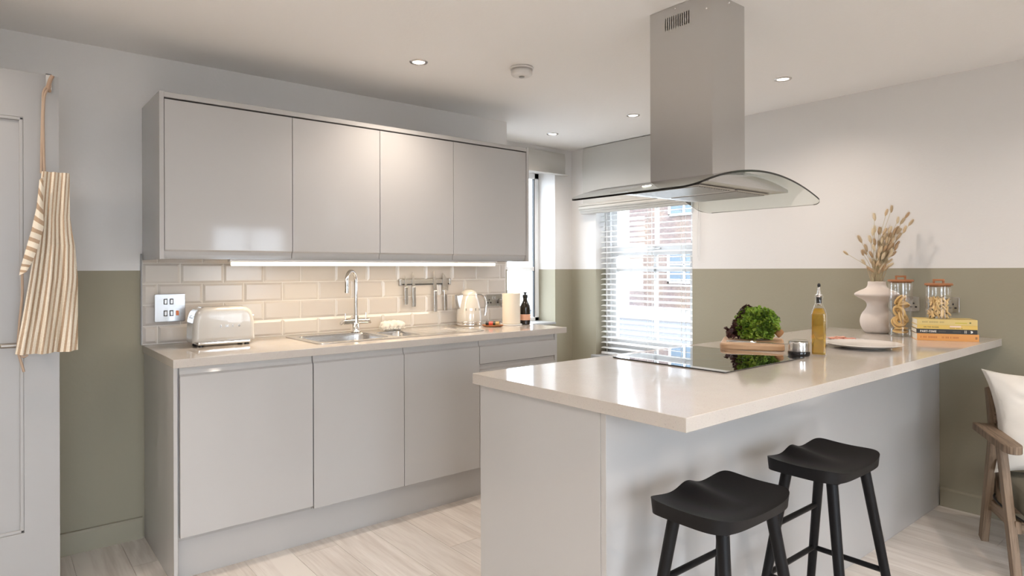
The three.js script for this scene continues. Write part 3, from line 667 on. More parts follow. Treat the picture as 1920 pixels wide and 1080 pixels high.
{
  const hk = thing('door_hook', 'small leather covered hook over the top of the door', 'hook', [0.56, 0, 3.755]);
  part(hk, 'hook_strap', [mm(-0.042, 1.986, -0.009, 0.004, 1.989, 0.009), mm(0.001, 1.93, -0.009, 0.004, 1.989, 0.009)], M.steelPlain);
  part(hk, 'peg', tube([[0.003, 1.935, 0], [0.03, 1.922, 0], [0.045, 1.93, 0.004], [0.055, 1.958, -0.002], [0.058, 1.972, -0.008]], 0.0065, 24, 10), M.leather);
  const a = thing('apron', 'beige and white striped apron hanging on the open door', 'apron', [0.615, 0, 0]);
  // sheet between two edge lines (z of left and right edge at height y), with hanging folds
  const rows = [[1.622, 3.780, 3.697], [1.55, 3.786, 3.697], [1.46, 3.792, 3.697], [1.40, 3.797, 3.690], [1.36, 3.802, 3.683], [1.24, 3.818, 3.675], [1.10, 3.838, 3.676], [0.978, 3.858, 3.677]];
  const lerpRow = y => { for (let i = 0; i < rows.length - 1; i++) if (y <= rows[i][0] && y >= rows[i + 1][0]) { const t = (rows[i][0] - y) / (rows[i][0] - rows[i + 1][0]); return [rows[i][1] + (rows[i + 1][1] - rows[i][1]) * t, rows[i][2] + (rows[i + 1][2] - rows[i][2]) * t]; } return rows[rows.length - 1].slice(1); };
  function sheet(fn, nu, nv, th, uvf) {
    const pos = [], uv = [], idx = [];
    for (const side of [0, 1]) for (let j = 0; j <= nv; j++) for (let i = 0; i <= nu; i++) { const p = fn(i / nu, j / nv); pos.push(p[0] - side * th, p[1], p[2]); uv.push(...uvf(i / nu, j / nv)); }
    const n = (nu + 1) * (nv + 1), id = (s, i, j) => s * n + j * (nu + 1) + i;
    for (let j = 0; j < nv; j++) for (let i = 0; i < nu; i++) { const a = id(0, i, j), b = id(0, i + 1, j), c = id(0, i + 1, j + 1), d = id(0, i, j + 1); idx.push(a, d, c, a, c, b); idx.push(a + n, c + n, d + n, a + n, b + n, c + n); }
    for (let j = 0; j < nv; j++) for (const i of [0, nu]) { const a = id(0, i, j), b = id(0, i, j + 1); idx.push(a, a + n, b, b, a + n, b + n); }
    for (let i = 0; i < nu; i++) for (const j of [0, nv]) { const a = id(0, i, j), b = id(0, i + 1, j); idx.push(a, b, a + n, b, b + n, a + n); }
    const g = new THREE.BufferGeometry(); g.setAttribute('position', new THREE.Float32BufferAttribute(pos, 3)); g.setAttribute('uv', new THREE.Float32BufferAttribute(uv, 2)); g.setIndex(idx); g.computeVertexNormals(); return g;
  }
  const y0 = 1.622, y1 = 0.978;
  const fold = (u, v) => (0.006 + 0.012 * v) * Math.sin(u * 17 + 1.2 * Math.sin(v * 3)) + 0.006 * Math.sin(u * 41 + v * 4) * v + 0.012 * Math.sin(u * 6.5 + 0.7) * v;
  part(a, 'apron_cloth', sheet((u, v) => { const y = y0 + (y1 - y0) * v, [l, r] = lerpRow(y); return [0.008 + 0.04 * v + fold(u, v), y - 0.006 * Math.sin(u * 3.1) * v, l + (r - l) * u]; }, 60, 50, 0.002, (u, v) => [u * (0.75 + 0.35 * v), v * 2.2]), M.apron);
  part(a, 'pocket', sheet((u, v) => { const y = 1.36 - 0.17 * v, [l, r] = lerpRow(y), uu = 0.36 + 0.6 * u, vv = (y0 - y) / (y0 - y1); return [0.0125 + 0.04 * vv + fold(uu, vv), y, l + (r - l) * uu]; }, 40, 14, 0.002, (u, v) => { const vv = (y0 - (1.36 - 0.17 * v)) / (y0 - y1); return [(0.36 + 0.6 * u) * (0.75 + 0.35 * vv), v]; }), M.apron);
  // side flap turned over, stripes running across
  const fl = [[1.60, 3.776, 3.788], [1.50, 3.778, 3.797], [1.42, 3.776, 3.812], [1.36, 3.79, 3.826], [1.30, 3.808, 3.840], [1.262, 3.826, 3.847]];
  part(a, 'side_flap', sheet((u, v) => { const k = v * 5, i = Math.min(4, Math.floor(k)), t = k - i, q = [0, 1, 2].map(c => fl[i][c] + (fl[i + 1][c] - fl[i][c]) * t); return [0.030 + 0.03 * v + 0.008 * Math.sin(u * 3) + 0.004 * Math.sin(v * 20), q[0] - u * 0.012, q[1] + (q[2] - q[1]) * u]; }, 10, 30, 0.002, (u, v) => [v * 0.95 + u * 0.08, u]), M.apron);
  const tie = pts => tube(pts, 0.004, 40, 8);
  part(a, 'neck_strap', [tie([[0.004, 1.615, 3.781], [0.006, 1.75, 3.779], [0.0, 1.86, 3.776], [-0.010, 1.915, 3.772], [-0.012, 1.937, 3.760]]), tie([[0.008, 1.615, 3.772], [0.010, 1.70, 3.774], [0.004, 1.84, 3.774], [-0.006, 1.905, 3.768], [-0.012, 1.937, 3.752]])], M.strap, 'brown apron strap');
  part(a, 'waist_tie', [tie([[0.045, 1.27, 3.838], [0.03, 1.18, 3.837], [0.03, 1.08, 3.845], [0.032, 1.0, 3.850]]), tie([[0.034, 0.985, 3.85], [0.034, 0.955, 3.843], [0.03, 0.912, 3.833]]), tie([[0.036, 0.985, 3.842], [0.042, 0.965, 3.835], [0.042, 0.972, 3.822]])], M.strap);
}

// ================================================================ SWITCHES AND SOCKETS
{
  // plate helper: local z out of the wall
  const socketHole = (x, y) => [bx(0.008, 0.009, 0.001, x, y + 0.010, 0.0079), bx(0.0105, 0.0075, 0.001, x - 0.0115, y - 0.009, 0.0079), bx(0.0105, 0.0075, 0.001, x + 0.0115, y - 0.009, 0.0079)];
  function socket(label, pos, turn) {
    const s = thing('double_socket', label, 'socket', pos, turn, 'double wall sockets');
    part(s, 'plate', ext(rectShape(0.138, 0.078, 0.004), 0.004, 0.002, 2).translate(0, 0, 0.0016), M.steelPlain);
    for (const x of [-0.042, 0.042]) part(s, 'pin_holes', socketHole(x, -0.006), M.black, 'black socket pin holes');
    for (const x of [-0.012, 0.012]) part(s, 'rocker', bx(0.012, 0.02, 0.004, x, 0.016, 0.0095, 0.001), M.steelPlain);
    return s;
  }
  socket('steel double socket behind the tall pasta jar', [2.112, 1.068, 0], 0);
  socket('steel double socket beside the short pasta jar', [2.297, 1.07, 0], 0);
  socket('steel double socket on the tiles behind the kettle', [0.0136, 1.055, 1.262], Math.PI / 2);
  const s = thing('switch_panel', 'square chrome switch panel on the tiles behind the toaster', 'switch', [0.0136, 1.085, 3.25], Math.PI / 2);
  part(s, 'plate', ext(rectShape(0.13, 0.13, 0.005), 0.005, 0.0025, 2).translate(0, 0, 0.012), M.satinChrome);
  part(s, 'back_box', bx(0.13, 0.13, 0.0115, 0, 0, 0.0059), M.steelPlain);
  for (const [x, y] of [[-0.02, 0.03], [0.006, 0.03], [-0.02, -0.026], [0.006, -0.026]]) { part(s, 'rocker_surround', bx(0.0165, 0.0275, 0.0012, x, y, 0.0198), M.black); part(s, 'rocker', bx(0.011, 0.021, 0.006, x, y, 0.0215, 0.0015), M.steelPlain); }
  part(s, 'neon_rocker', bx(0.013, 0.023, 0.006, 0.031, -0.026, 0.0215, 0.0015), std({ color: rgb(0.75, 0.22, 0.08), roughness: 0.3 }), 'orange rocker switch');
  for (const [x, y] of [[-0.05, 0.03], [-0.05, -0.028], [0.052, 0.03], [0.052, -0.028]]) part(s, 'screw', bar([x, y, 0.019], [x, y, 0.0208], 0.004, 0.0035, 12), M.steelPlain);
  const c = thing('power_cable', 'thin white cable hanging from the tiled wall socket', 'cable', [0, 0, 0]);
  part(c, 'lead', [tube([[0.035, 1.035, 1.212], [0.05, 1.0, 1.212], [0.05, 0.95, 1.212], [0.055, 0.9155, 1.22], [0.08, 0.9135, 1.26]], 0.0028, 30, 8), bx(0.028, 0.03, 0.026, 0.036, 1.045, 1.214, 0.004)], M.satinWhite);
}

// ================================================================ THINGS ON THE LEFT WORKTOP
const font = await new FontLoader().loadAsync('fonts/droid/droid_sans_bold.typeface.json');
function letters(text, size, depth, gap) {   // separate capital letters, centred, facing +z
  const gs = []; const total = gap * (text.length - 1);
  [...text].forEach((ch, i) => { const g = new TextGeometry(ch, { font, size, depth, curveSegments: 4, bevelEnabled: false }); g.computeBoundingBox(); const b = g.boundingBox; g.translate(-(b.min.x + b.max.x) / 2 + i * gap - total / 2, -size / 2, 0); gs.push(g); });
  return gs;
}
{ // toaster: long side along z, front towards +x
  const t = thing('toaster', 'cream retro toaster with chrome base on the worktop', 'toaster', [0.215, WT, 3.068], Math.PI / 2);
  const s = new THREE.Shape(); // front elevation: x is length, y up
  s.moveTo(-0.152, 0.028); s.lineTo(0.152, 0.028); s.bezierCurveTo(0.152, 0.08, 0.15, 0.12, 0.142, 0.155); s.bezierCurveTo(0.137, 0.182, 0.12, 0.188, 0.10, 0.19); s.lineTo(-0.10, 0.19); s.bezierCurveTo(-0.12, 0.188, -0.137, 0.182, -0.142, 0.155); s.bezierCurveTo(-0.15, 0.12, -0.152, 0.08, -0.152, 0.028);
  const g = ext(s, 0.12, 0.03, 8, 16); g.scale(0.93, 0.90, 1); g.translate(0, 0.026, -0.06);
  const cut = (geo, boxes) => {
    const ev = new Evaluator(); ev.attributes = ['position', 'normal', 'uv']; ev.useGroups = false;
    let r = new Brush(mergeVertices(merge([geo]))); r.updateMatrixWorld();
    for (const b of boxes) { const q = new Brush(b); q.updateMatrixWorld(); r = ev.evaluate(r, q, SUBTRACTION); }
    return r.geometry;
  };
  part(t, 'body', cut(g, [-0.027, 0.017].map(z => bx(0.202, 0.13, 0.028, 0, 0.175, z))), M.cream);
  part(t, 'base', [bx(0.292, 0.024, 0.172, 0, 0.0215, 0, 0.01)], M.chrome, 'chrome base band');
  for (const [x, z] of [[-0.125, 0.065], [0.125, 0.065], [-0.125, -0.065], [0.125, -0.065]]) part(t, 'foot', [bar([x, 0, z], [x, 0.012, z], 0.014, 0.013, 14)], M.black);
  const fs = rectShape(0.225, 0.085, 0.01, 0, 0.005); for (const z of [-0.027, 0.017]) fs.holes.push(rectShape(0.2, 0.026, 0.003, 0, -z, THREE.Path));
  const fg = ext(fs, 0.006, 0.001, 1); fg.rotateX(-Math.PI / 2); part(t, 'slot_frame', fg.translate(0, 0.2165, 0), M.chrome);
  part(t, 'lever', [bx(0.012, 0.01, 0.03, 0.178, 0.165, 0, 0.003), bx(0.02, 0.006, 0.008, 0.165, 0.163, 0)], M.chrome);
  part(t, 'dial', [bar([0.165, 0.085, 0], [0.182, 0.085, 0], 0.019, 0.017, 24)], M.chrome);
  t.scale.setScalar(0.82);
  const L = letters('SMEG', 0.014, 0.003, 0.033); part(t, 'lettering', L.map(q => q.translate(0.025, 0.115, 0.0895)), M.chrome, 'raised chrome letters');
}
{ // kettle
  const k = thing('kettle', 'cream retro kettle with chrome base near the socket', 'kettle', [0.15, WT, 1.565], Math.PI / 2 - 0.25);
  part(k, 'base', lathe([[0, 0], [0.074, 0], [0.079, 0.005], [0.077, 0.016], [0.072, 0.02], [0, 0.02]], 48), M.chrome);
  part(k, 'body', lathe(smoothProfile([[0.079, 0.022], [0.0805, 0.04], [0.078, 0.08], [0.069, 0.13], [0.058, 0.175], [0.052, 0.192]]), 56), M.cream);
  part(k, 'chrome_band', lathe([[0.074, 0.019], [0.081, 0.019], [0.082, 0.026], [0.079, 0.03]], 56), M.chrome);
  part(k, 'lid', lathe(smoothProfile([[0.0535, 0.193], [0.052, 0.2], [0.043, 0.216], [0.026, 0.227], [0.0002, 0.231]], 24), 48), M.cream);
  const sp = new THREE.Shape(); sp.moveTo(-0.05, 0.195); sp.lineTo(-0.083, 0.188); sp.quadraticCurveTo(-0.08, 0.15, -0.068, 0.115); sp.lineTo(-0.05, 0.115);
  part(k, 'spout', ext(sp, 0.026, 0.008, 4).translate(0, 0, -0.013), M.steelPlain);
  part(k, 'handle', [tube([[0.045, 0.19, 0], [0.085, 0.188, 0], [0.108, 0.165, 0], [0.116, 0.12, 0], [0.112, 0.075, 0], [0.108, 0.06, 0]], 0.0085, 40, 12)], M.chrome);
  const L = letters('SMEG', 0.013, 0.003, 0.029);
  part(k, 'lettering', L.map((q, i) => { const a = (i - 1.5) * 0.41; q.translate(-(i * 0.029 - 0.0435), 0, 0.0735); q.rotateY(a); return q.translate(0, 0.105, 0); }), M.chrome, 'raised chrome letters');
}
{ // rolled cloth
  const c = thing('folded_cloth', 'white scalloped dish cloth rolled on the drainer', 'cloth', [0.18, WT + 0.0045, 2.13], Math.PI / 2);
  const p = [], NU = 64, NV = 28; // lumpy roll along x
  for (let i = 0; i <= NU; i++) for (let j = 0; j < NV; j++) {
    const u = i / NU, a = j / NV * Math.PI * 2, x = (u - 0.5) * 0.15, e = Math.sqrt(Math.max(0, 1 - Math.pow(Math.abs(2 * u - 1), 8))), lump = 1 + 0.06 * Math.sin(u * 34) + 0.05 * Math.sin(a * 2 + u * 9) + 0.03 * Math.sin(a * 5 + u * 20);
    const ry = 0.029 * e * lump, rz = 0.034 * e * lump; let y = 0.029 + Math.sin(a) * ry; if (y < 0.0006) y = 0.0006;
    p.push([x + 0.004 * Math.sin(a * 3), y, Math.cos(a) * rz]);
  }
  const pos = [], idx = []; p.forEach(q => pos.push(...q));
  for (let i = 0; i < NU; i++) for (let j = 0; j < NV; j++) { const a = i * NV + j, b = i * NV + (j + 1) % NV, d = (i + 1) * NV + j, e = (i + 1) * NV + (j + 1) % NV; idx.push(a, b, e, a, e, d); }
  const g = new THREE.BufferGeometry(); g.setAttribute('position', new THREE.Float32BufferAttribute(pos, 3)); g.setIndex(idx); g.computeVertexNormals();
  part(c, 'roll', metreUV(g), M.linen);
  part(c, 'cloth_edge', [tube([...Array(22)].map((_, i) => [-0.07 + i * 0.0067, 0.012 + 0.006 * Math.abs(Math.sin(i * 1.3)), 0.034 + 0.002 * Math.sin(i * 2.1)]), 0.003, 80, 8)], M.linen);
}
{ // knife rack and knives
  const r = thing('knife_rack', 'steel magnetic knife rack on the tiles', 'knife rack', [0.0136, 1.189, 1.81], Math.PI / 2);
  part(r, 'bar', bx(0.375, 0.034, 0.012, 0, 0, 0.012, 0.003), M.steelPlain);
  part(r, 'magnet_strip', bx(0.36, 0.006, 0.004, 0, -0.0145, 0.0165), M.black);
  for (const x of [-0.18, 0.18]) part(r, 'mount', bx(0.014, 0.04, 0.02, x, 0, 0.011, 0.003), M.steelPlain);
  const ks = [['small paring knife at the left end of the knife rack', 1.958, 0.075, 0.1, 0.016], ['small utility knife second from left on the knife rack', 1.903, 0.095, 0.115, 0.02], ['long carving knife second from right on the knife rack', 1.748, 0.13, 0.125, 0.026], ['broad chef knife at the right end of the knife rack', 1.672, 0.12, 0.12, 0.044]];
  for (const [label, z, bl, hl, bw] of ks) {
    const k = thing('kitchen_knife', label, 'knife', [0.0332, 1.155 - (bl > 0.1 ? 0.028 : 0.0), z], Math.PI / 2, 'knives on the magnetic rack');
    const s = new THREE.Shape(); s.moveTo(-bw * 0.4, 0); s.lineTo(bw * 0.6, 0); s.quadraticCurveTo(bw * 0.6, bl * 0.7, -bw * 0.35, bl); s.lineTo(-bw * 0.4, 0);
    part(k, 'blade', ext(s, 0.0015), M.steelPlain);
    const h = new THREE.Shape(); h.moveTo(-0.009, 0.004); h.lineTo(0.009, 0.004); h.bezierCurveTo(0.004, -hl * 0.35, 0.014, -hl * 0.75, 0.008, -hl); h.lineTo(-0.008, -hl); h.bezierCurveTo(-0.006, -hl * 0.7, -0.012, -hl * 0.4, -0.009, 0.004);
    part(k, 'handle', ext(h, 0.008, 0.003, 3).translate(0, 0, 0.003), M.steelPlain);
  }
}
{ // kitchen roll
  const k = thing('kitchen_roll', 'cream kitchen paper roll standing at the end of the worktop', 'kitchen roll', [0.305, WT, 1.345]);
  part(k, 'stand', lathe([[0, 0], [0.07, 0], [0.071, 0.004], [0.068, 0.008], [0, 0.008]], 40), M.plastic);
  part(k, 'paper', lathe([[0.02, 0.009], [0.057, 0.009], [0.0575, 0.012], [0.0575, 0.199], [0.057, 0.202], [0.02, 0.202]], 48), M.paper);
  part(k, 'core', lathe([[0.0001, 0.196], [0.02, 0.196], [0.02, 0.01]], 24), M.leather);
  const b = thing('dark_bottle', 'dark brown bottle with a peach label behind the kitchen roll', 'bottle', [0.325, WT, 1.245]);
  part(b, 'body', lathe([[0, 0], [0.03, 0], [0.033, 0.004], [0.033, 0.105], [0.031, 0.12], [0.018, 0.145], [0.0135, 0.155], [0.0135, 0.175], [0, 0.175]], 36), phy({ color: rgb(0.02, 0.014, 0.01), roughness: 0.12 }));
  part(b, 'label', lathe([[0.0333, 0.028], [0.0336, 0.028], [0.0336, 0.066], [0.0333, 0.066]], 36), std({ color: rgb(0.78, 0.42, 0.28), roughness: 0.8 }));
  part(b, 'pump', [lathe([[0, 0.172], [0.016, 0.172], [0.016, 0.19], [0.006, 0.192], [0.005, 0.2], [0, 0.2]], 24), bx(0.018, 0.009, 0.014, 0.0, 0.203, 0, 0.003)], M.black);
}
{ // wooden dish with a striped shaker lying in it
  const d = thing('wooden_dish', 'small oval wooden dish beside the kettle', 'dish', [0.33, WT, 1.515], 0.7);
  const g = lathe([[0, 0.0], [0.05, 0.0], [0.064, 0.005], [0.068, 0.012], [0.066, 0.013], [0.06, 0.008], [0.046, 0.005], [0, 0.004]], 36); g.scale(1, 1, 0.62);
  part(d, 'dish_bowl', metreUV(g), M.acacia);
  const s = thing('spice_shaker', 'small red, green and black banded shaker lying in the wooden dish', 'shaker', [0.33, WT + 0.0195, 1.515], 0.7);
  const cols = [rgb(0.015, 0.015, 0.015), rgb(0.6, 0.08, 0.05), rgb(0.02, 0.03, 0.015), rgb(0.45, 0.28, 0.1)], cut = [-0.042, -0.022, 0.004, 0.02, 0.042];
  for (let i = 0; i < 4; i++) part(s, 'band', bar([cut[i], 0, 0], [cut[i + 1], 0, 0], i % 2 ? 0.0135 : 0.0142, i % 2 ? 0.0135 : 0.0142, 20), std({ color: cols[i], roughness: 0.35 }));
}

// ================================================================ THINGS ON THE ISLAND
{ // chopping board
  const b = thing('chopping_board', 'thick beech chopping board beside the hob', 'chopping board', [1.905, WT, 1.235], 0.5);
  const g = ext(rectShape(0.25, 0.30, 0.03), 0.012, 0.008, 4); g.rotateX(-Math.PI / 2); g.translate(0, 0.008, 0);
  part(b, 'slab', metreUV(g), M.board);
  const k = thing('chef_knife', 'silver kitchen knife lying along the front of the chopping board', 'knife', [1.975, WT + 0.0285, 1.325], 0.5);
  const s = new THREE.Shape(); s.moveTo(-0.005, -0.002); s.lineTo(0.135, 0.0); s.quadraticCurveTo(0.1, 0.022, 0.06, 0.026); s.lineTo(-0.005, 0.026);
  const q = ext(s, 0.0018); q.rotateX(-Math.PI / 2); part(k, 'blade', q, M.steelPlain);
  const hs = [[0, -0.125], [0.007, -0.124], [0.0085, -0.09], [0.0065, -0.04], [0.006, 0], [0, 0]].map(p => p);
  const hg = lathe(hs, 18); hg.rotateZ(-Math.PI / 2); hg.scale(1, 1, 1.25); hg.translate(0, 0.0006, -0.011); part(k, 'handle', hg, M.chrome);
}
// frilly leaf: fan with a rippled rim; grows along +y, faces +z
function leafGeo(w, h, waves, amp, sd) {
  const NR = 7, NA = 26, pos = [], idx = [];
  for (let r = 0; r <= NR; r++) for (let a = 0; a <= NA; a++) {
    const t = r / NR, th = (a / NA - 0.5) * Math.PI * 1.15, rad = t * (1 - 0.12 * Math.cos(th * 2) + 0.10 * t * Math.sin(th * waves * 0.7 + sd)), rip = amp * Math.pow(t, 1.8) * (Math.sin(th * waves + sd) + 0.6 * Math.sin(th * waves * 2.1 + sd * 3 + t * 4));
    pos.push(Math.sin(th) * rad * w, Math.cos(th) * rad * h, rip + 0.28 * h * t * t);
  }
  for (let r = 0; r < NR; r++) for (let a = 0; a < NA; a++) { const i = r * (NA + 1) + a, j = i + NA + 1; idx.push(i, i + 1, j + 1, i, j + 1, j); }
  const g = new THREE.BufferGeometry(); g.setAttribute('position', new THREE.Float32BufferAttribute(pos, 3)); g.setIndex(idx); g.computeVertexNormals(); return g;
}
{
  const gl = [0, 1, 2, 3].map(i => leafGeo(0.030, 0.036, 9 + i * 2, 0.0065, i * 1.7));
  const place = (grp, name, geos, mats, c, dir, tilt, sc) => {
    const m = part(grp, name, geos[Math.floor(rnd() * geos.length)], mats[Math.floor(rnd() * mats.length)]);
    const d = V(...dir).normalize(); m.position.set(c[0], c[1], c[2]);
    m.quaternion.setFromUnitVectors(V(0, 1, 0), d); m.rotateY(rr(0, 6.28)); m.rotateX(tilt); m.scale.setScalar(sc);
  };
  const G = thing('green_lettuce', 'frilly bright green lettuce head on the chopping board', 'lettuce', [1.9, WT + 0.028, 1.185], 0.5); G.scale.setScalar(1.13);
  const core = new THREE.SphereGeometry(1, 24, 16); core.scale(0.068, 0.052, 0.058); core.translate(0, 0.062, 0);
  part(G, 'heart', core, M.leafG[3]);
  for (let i = 0; i < 210; i++) {
    const u = rr(-0.8, 1), a = rr(0, 6.283), s = Math.sqrt(1 - u * u), d = [s * Math.cos(a), u, s * Math.sin(a)];
    const c = [d[0] * 0.063, Math.max(0.014, 0.062 + d[1] * 0.050), d[2] * 0.053];
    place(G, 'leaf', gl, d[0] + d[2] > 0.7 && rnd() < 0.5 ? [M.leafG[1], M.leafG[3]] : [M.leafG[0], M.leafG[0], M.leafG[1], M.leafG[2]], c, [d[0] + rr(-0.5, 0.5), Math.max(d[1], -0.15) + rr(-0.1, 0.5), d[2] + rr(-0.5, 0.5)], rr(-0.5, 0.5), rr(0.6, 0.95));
  }
  const stump = lathe(smoothProfile([[0.0002, 0], [0.017, 0.001], [0.021, 0.012], [0.016, 0.035], [0.008, 0.045]], 14), 18); stump.scale(0.72, 0.72, 0.72); stump.rotateZ(-0.9);
  part(G, 'stalk', stump.translate(0.072, 0.018, -0.02), M.root, 'brown cut stalk end');
  const R = thing('red_lettuce', 'dark red frilly lettuce leaves behind the green lettuce', 'lettuce', [1.85, WT + 0.028, 1.205], 0.5); R.scale.setScalar(1.13);
  const rl = [0, 1, 2].map(i => leafGeo(0.028, 0.034, 10 + i * 3, 0.007, 5 + i * 1.3));
  for (let i = 0; i < 70; i++) {
    const a = rr(0.15, 2.9), k = rr(0.6, 1.0), y = Math.sin(a) * 0.125 * k * (0.65 + 0.35 * Math.max(0, Math.cos(a - 1.3))), x = -0.02 - 0.052 * Math.abs(Math.cos(a * 0.55)) * k + 0.07 * (y / 0.125);
    place(R, 'leaf', rl, M.leafR, [x, Math.max(0.012, y), rr(-0.045, 0.03)], [-0.6 + rr(-0.4, 0.4), 0.8 + rr(-0.3, 0.3), rr(-0.5, 0.5)], rr(-0.6, 0.6), rr(0.6, 1));
  }
}
{ // tumbler with dark base
  const t = thing('glass_pot', 'small steel and glass pot with a dark base beside the oil bottle', 'pot', [2.19, WT, 1.375]);
  part(t, 'dark_base', lathe([[0, 0], [0.039, 0], [0.042, 0.004], [0.042, 0.017], [0.04, 0.018], [0, 0.018]], 36), phy({ color: rgb(0.012, 0.012, 0.013), roughness: 0.15 }));
  part(t, 'cup', lathe([[0.035, 0.0185], [0.038, 0.02], [0.0385, 0.05], [0.036, 0.058], [0.034, 0.058], [0.036, 0.05], [0.0355, 0.021]], 40), M.steelPlain);
  part(t, 'glass_sleeve', lathe([[0.0405, 0.0185], [0.0405, 0.056], [0.0385, 0.06]], 40), M.glass);
  part(t, 'lid', lathe([[0, 0.0585], [0.034, 0.0585], [0.035, 0.061], [0.032, 0.064], [0, 0.0645]], 36), M.glass);
}
{ // oil bottle: square section
  const b = thing('oil_bottle', 'tall square glass bottle of golden olive oil with a steel pourer', 'bottle', [2.235, WT, 1.295], 0.35);
  const ring = (w, r, y) => ringPts(w, w, r).map(p => [p[0], y, p[1]]);
  const loft = (levels, cap0, cap1) => {
    const pos = [], n = levels[0].length;
    for (let l = 0; l < levels.length - 1; l++) for (let i = 0; i < n; i++) { const a = levels[l][i], c = levels[l][(i + 1) % n], d = levels[l + 1][(i + 1) % n], e = levels[l + 1][i]; pos.push(...a, ...d, ...c, ...a, ...e, ...d); }
    const cap = (L, up) => { for (let i = 0; i < n; i++) { const a = L[i], c = L[(i + 1) % n], m = [0, L[0][1], 0]; up ? pos.push(...m, ...c, ...a) : pos.push(...m, ...a, ...c); } };
    if (cap0) cap(levels[0], false); if (cap1) cap(levels[levels.length - 1], true);
    const g = new THREE.BufferGeometry(); g.setAttribute('position', new THREE.Float32BufferAttribute(pos, 3)); const v = mergeVertices(g, 1e-6); v.computeVertexNormals(); return v;
  };
  const W = 0.058;
  part(b, 'glass', loft([ring(W - 0.006, 0.008, 0.0005), ring(W, 0.01, 0.004), ring(W, 0.01, 0.165), ring(W - 0.006, 0.014, 0.18), ring(0.038, 0.0185, 0.198), ring(0.029, 0.0144, 0.21), ring(0.027, 0.0134, 0.235), ring(0.032, 0.0158, 0.236), ring(0.032, 0.0158, 0.243), ring(0.024, 0.0119, 0.244)], true, false), M.glass);
  part(b, 'oil', loft([ring(W - 0.010, 0.008, 0.005), ring(W - 0.007, 0.009, 0.008), ring(W - 0.007, 0.009, 0.165), ring(W - 0.014, 0.012, 0.179), ring(0.036, 0.0178, 0.192)], true, true), M.oil);
  part(b, 'pourer', [lathe([[0, 0.205], [0.008, 0.205], [0.0095, 0.21], [0.0105, 0.243], [0.014, 0.2445], [0.014, 0.248], [0.008, 0.25], [0.0055, 0.268], [0.004, 0.282], [0, 0.283]], 24)], M.chrome);
  part(b, 'stopper', [lathe([[0, 0.279], [0.0055, 0.279], [0.0065, 0.288], [0.004, 0.294], [0, 0.295]], 18), lathe([[0, 0.21], [0.0099, 0.213], [0.0106, 0.238], [0, 0.238]], 18)], M.black);
}
{ // plates
  const p = thing('serving_plate', 'large shallow white serving plate beside the oil bottle', 'plate', [2.25, WT, 0.90]);
  part(p, 'plate_body', lathe([[0, 0.002], [0.07, 0.002], [0.075, 0], [0.085, 0], [0.09, 0.004], [0.13, 0.011], [0.155, 0.019], [0.157, 0.0205], [0.155, 0.022], [0.125, 0.0155], [0.085, 0.009], [0, 0.008]], 64), M.plate);
  const q = thing('side_plate', 'grey rimmed plate of pink sliced meat behind the oil bottle', 'plate', [2.075, WT, 0.72]);
  part(q, 'plate_body', lathe([[0, 0.001], [0.06, 0.001], [0.09, 0.006], [0.1, 0.011], [0.101, 0.0125], [0.098, 0.0135], [0.075, 0.008], [0, 0.006]], 56), std({ color: rgb(0.44, 0.40, 0.38), roughness: 0.4 }));
  for (let i = 0; i < 9; i++) {
    const a = i * 2.4, r = 0.012 + 0.038 * Math.sqrt(i / 9), s = thing('meat_slice', 'thin pink slice of cured meat on the grey plate', 'food', [2.075 + Math.cos(a) * r, WT + 0.0075 + 0.0016 * i * 0.6, 0.72 + Math.sin(a) * r], a, 'cured meat slices on the grey plate');
    const g = new THREE.CylinderGeometry(0.026, 0.026, 0.0016, 22, 1); const P = g.attributes.position;
    for (let k = 0; k < P.count; k++) P.setY(k, P.getY(k) + 0.003 * Math.sin(P.getX(k) * 150) * Math.sin(P.getZ(k) * 120) + 0.003);
    g.computeVertexNormals(); part(s, 'slice', g, std({ color: [rgb(0.62, 0.24, 0.16), rgb(0.68, 0.33, 0.24), rgb(0.58, 0.2, 0.14)][i % 3], roughness: 0.5 }));
  }
}
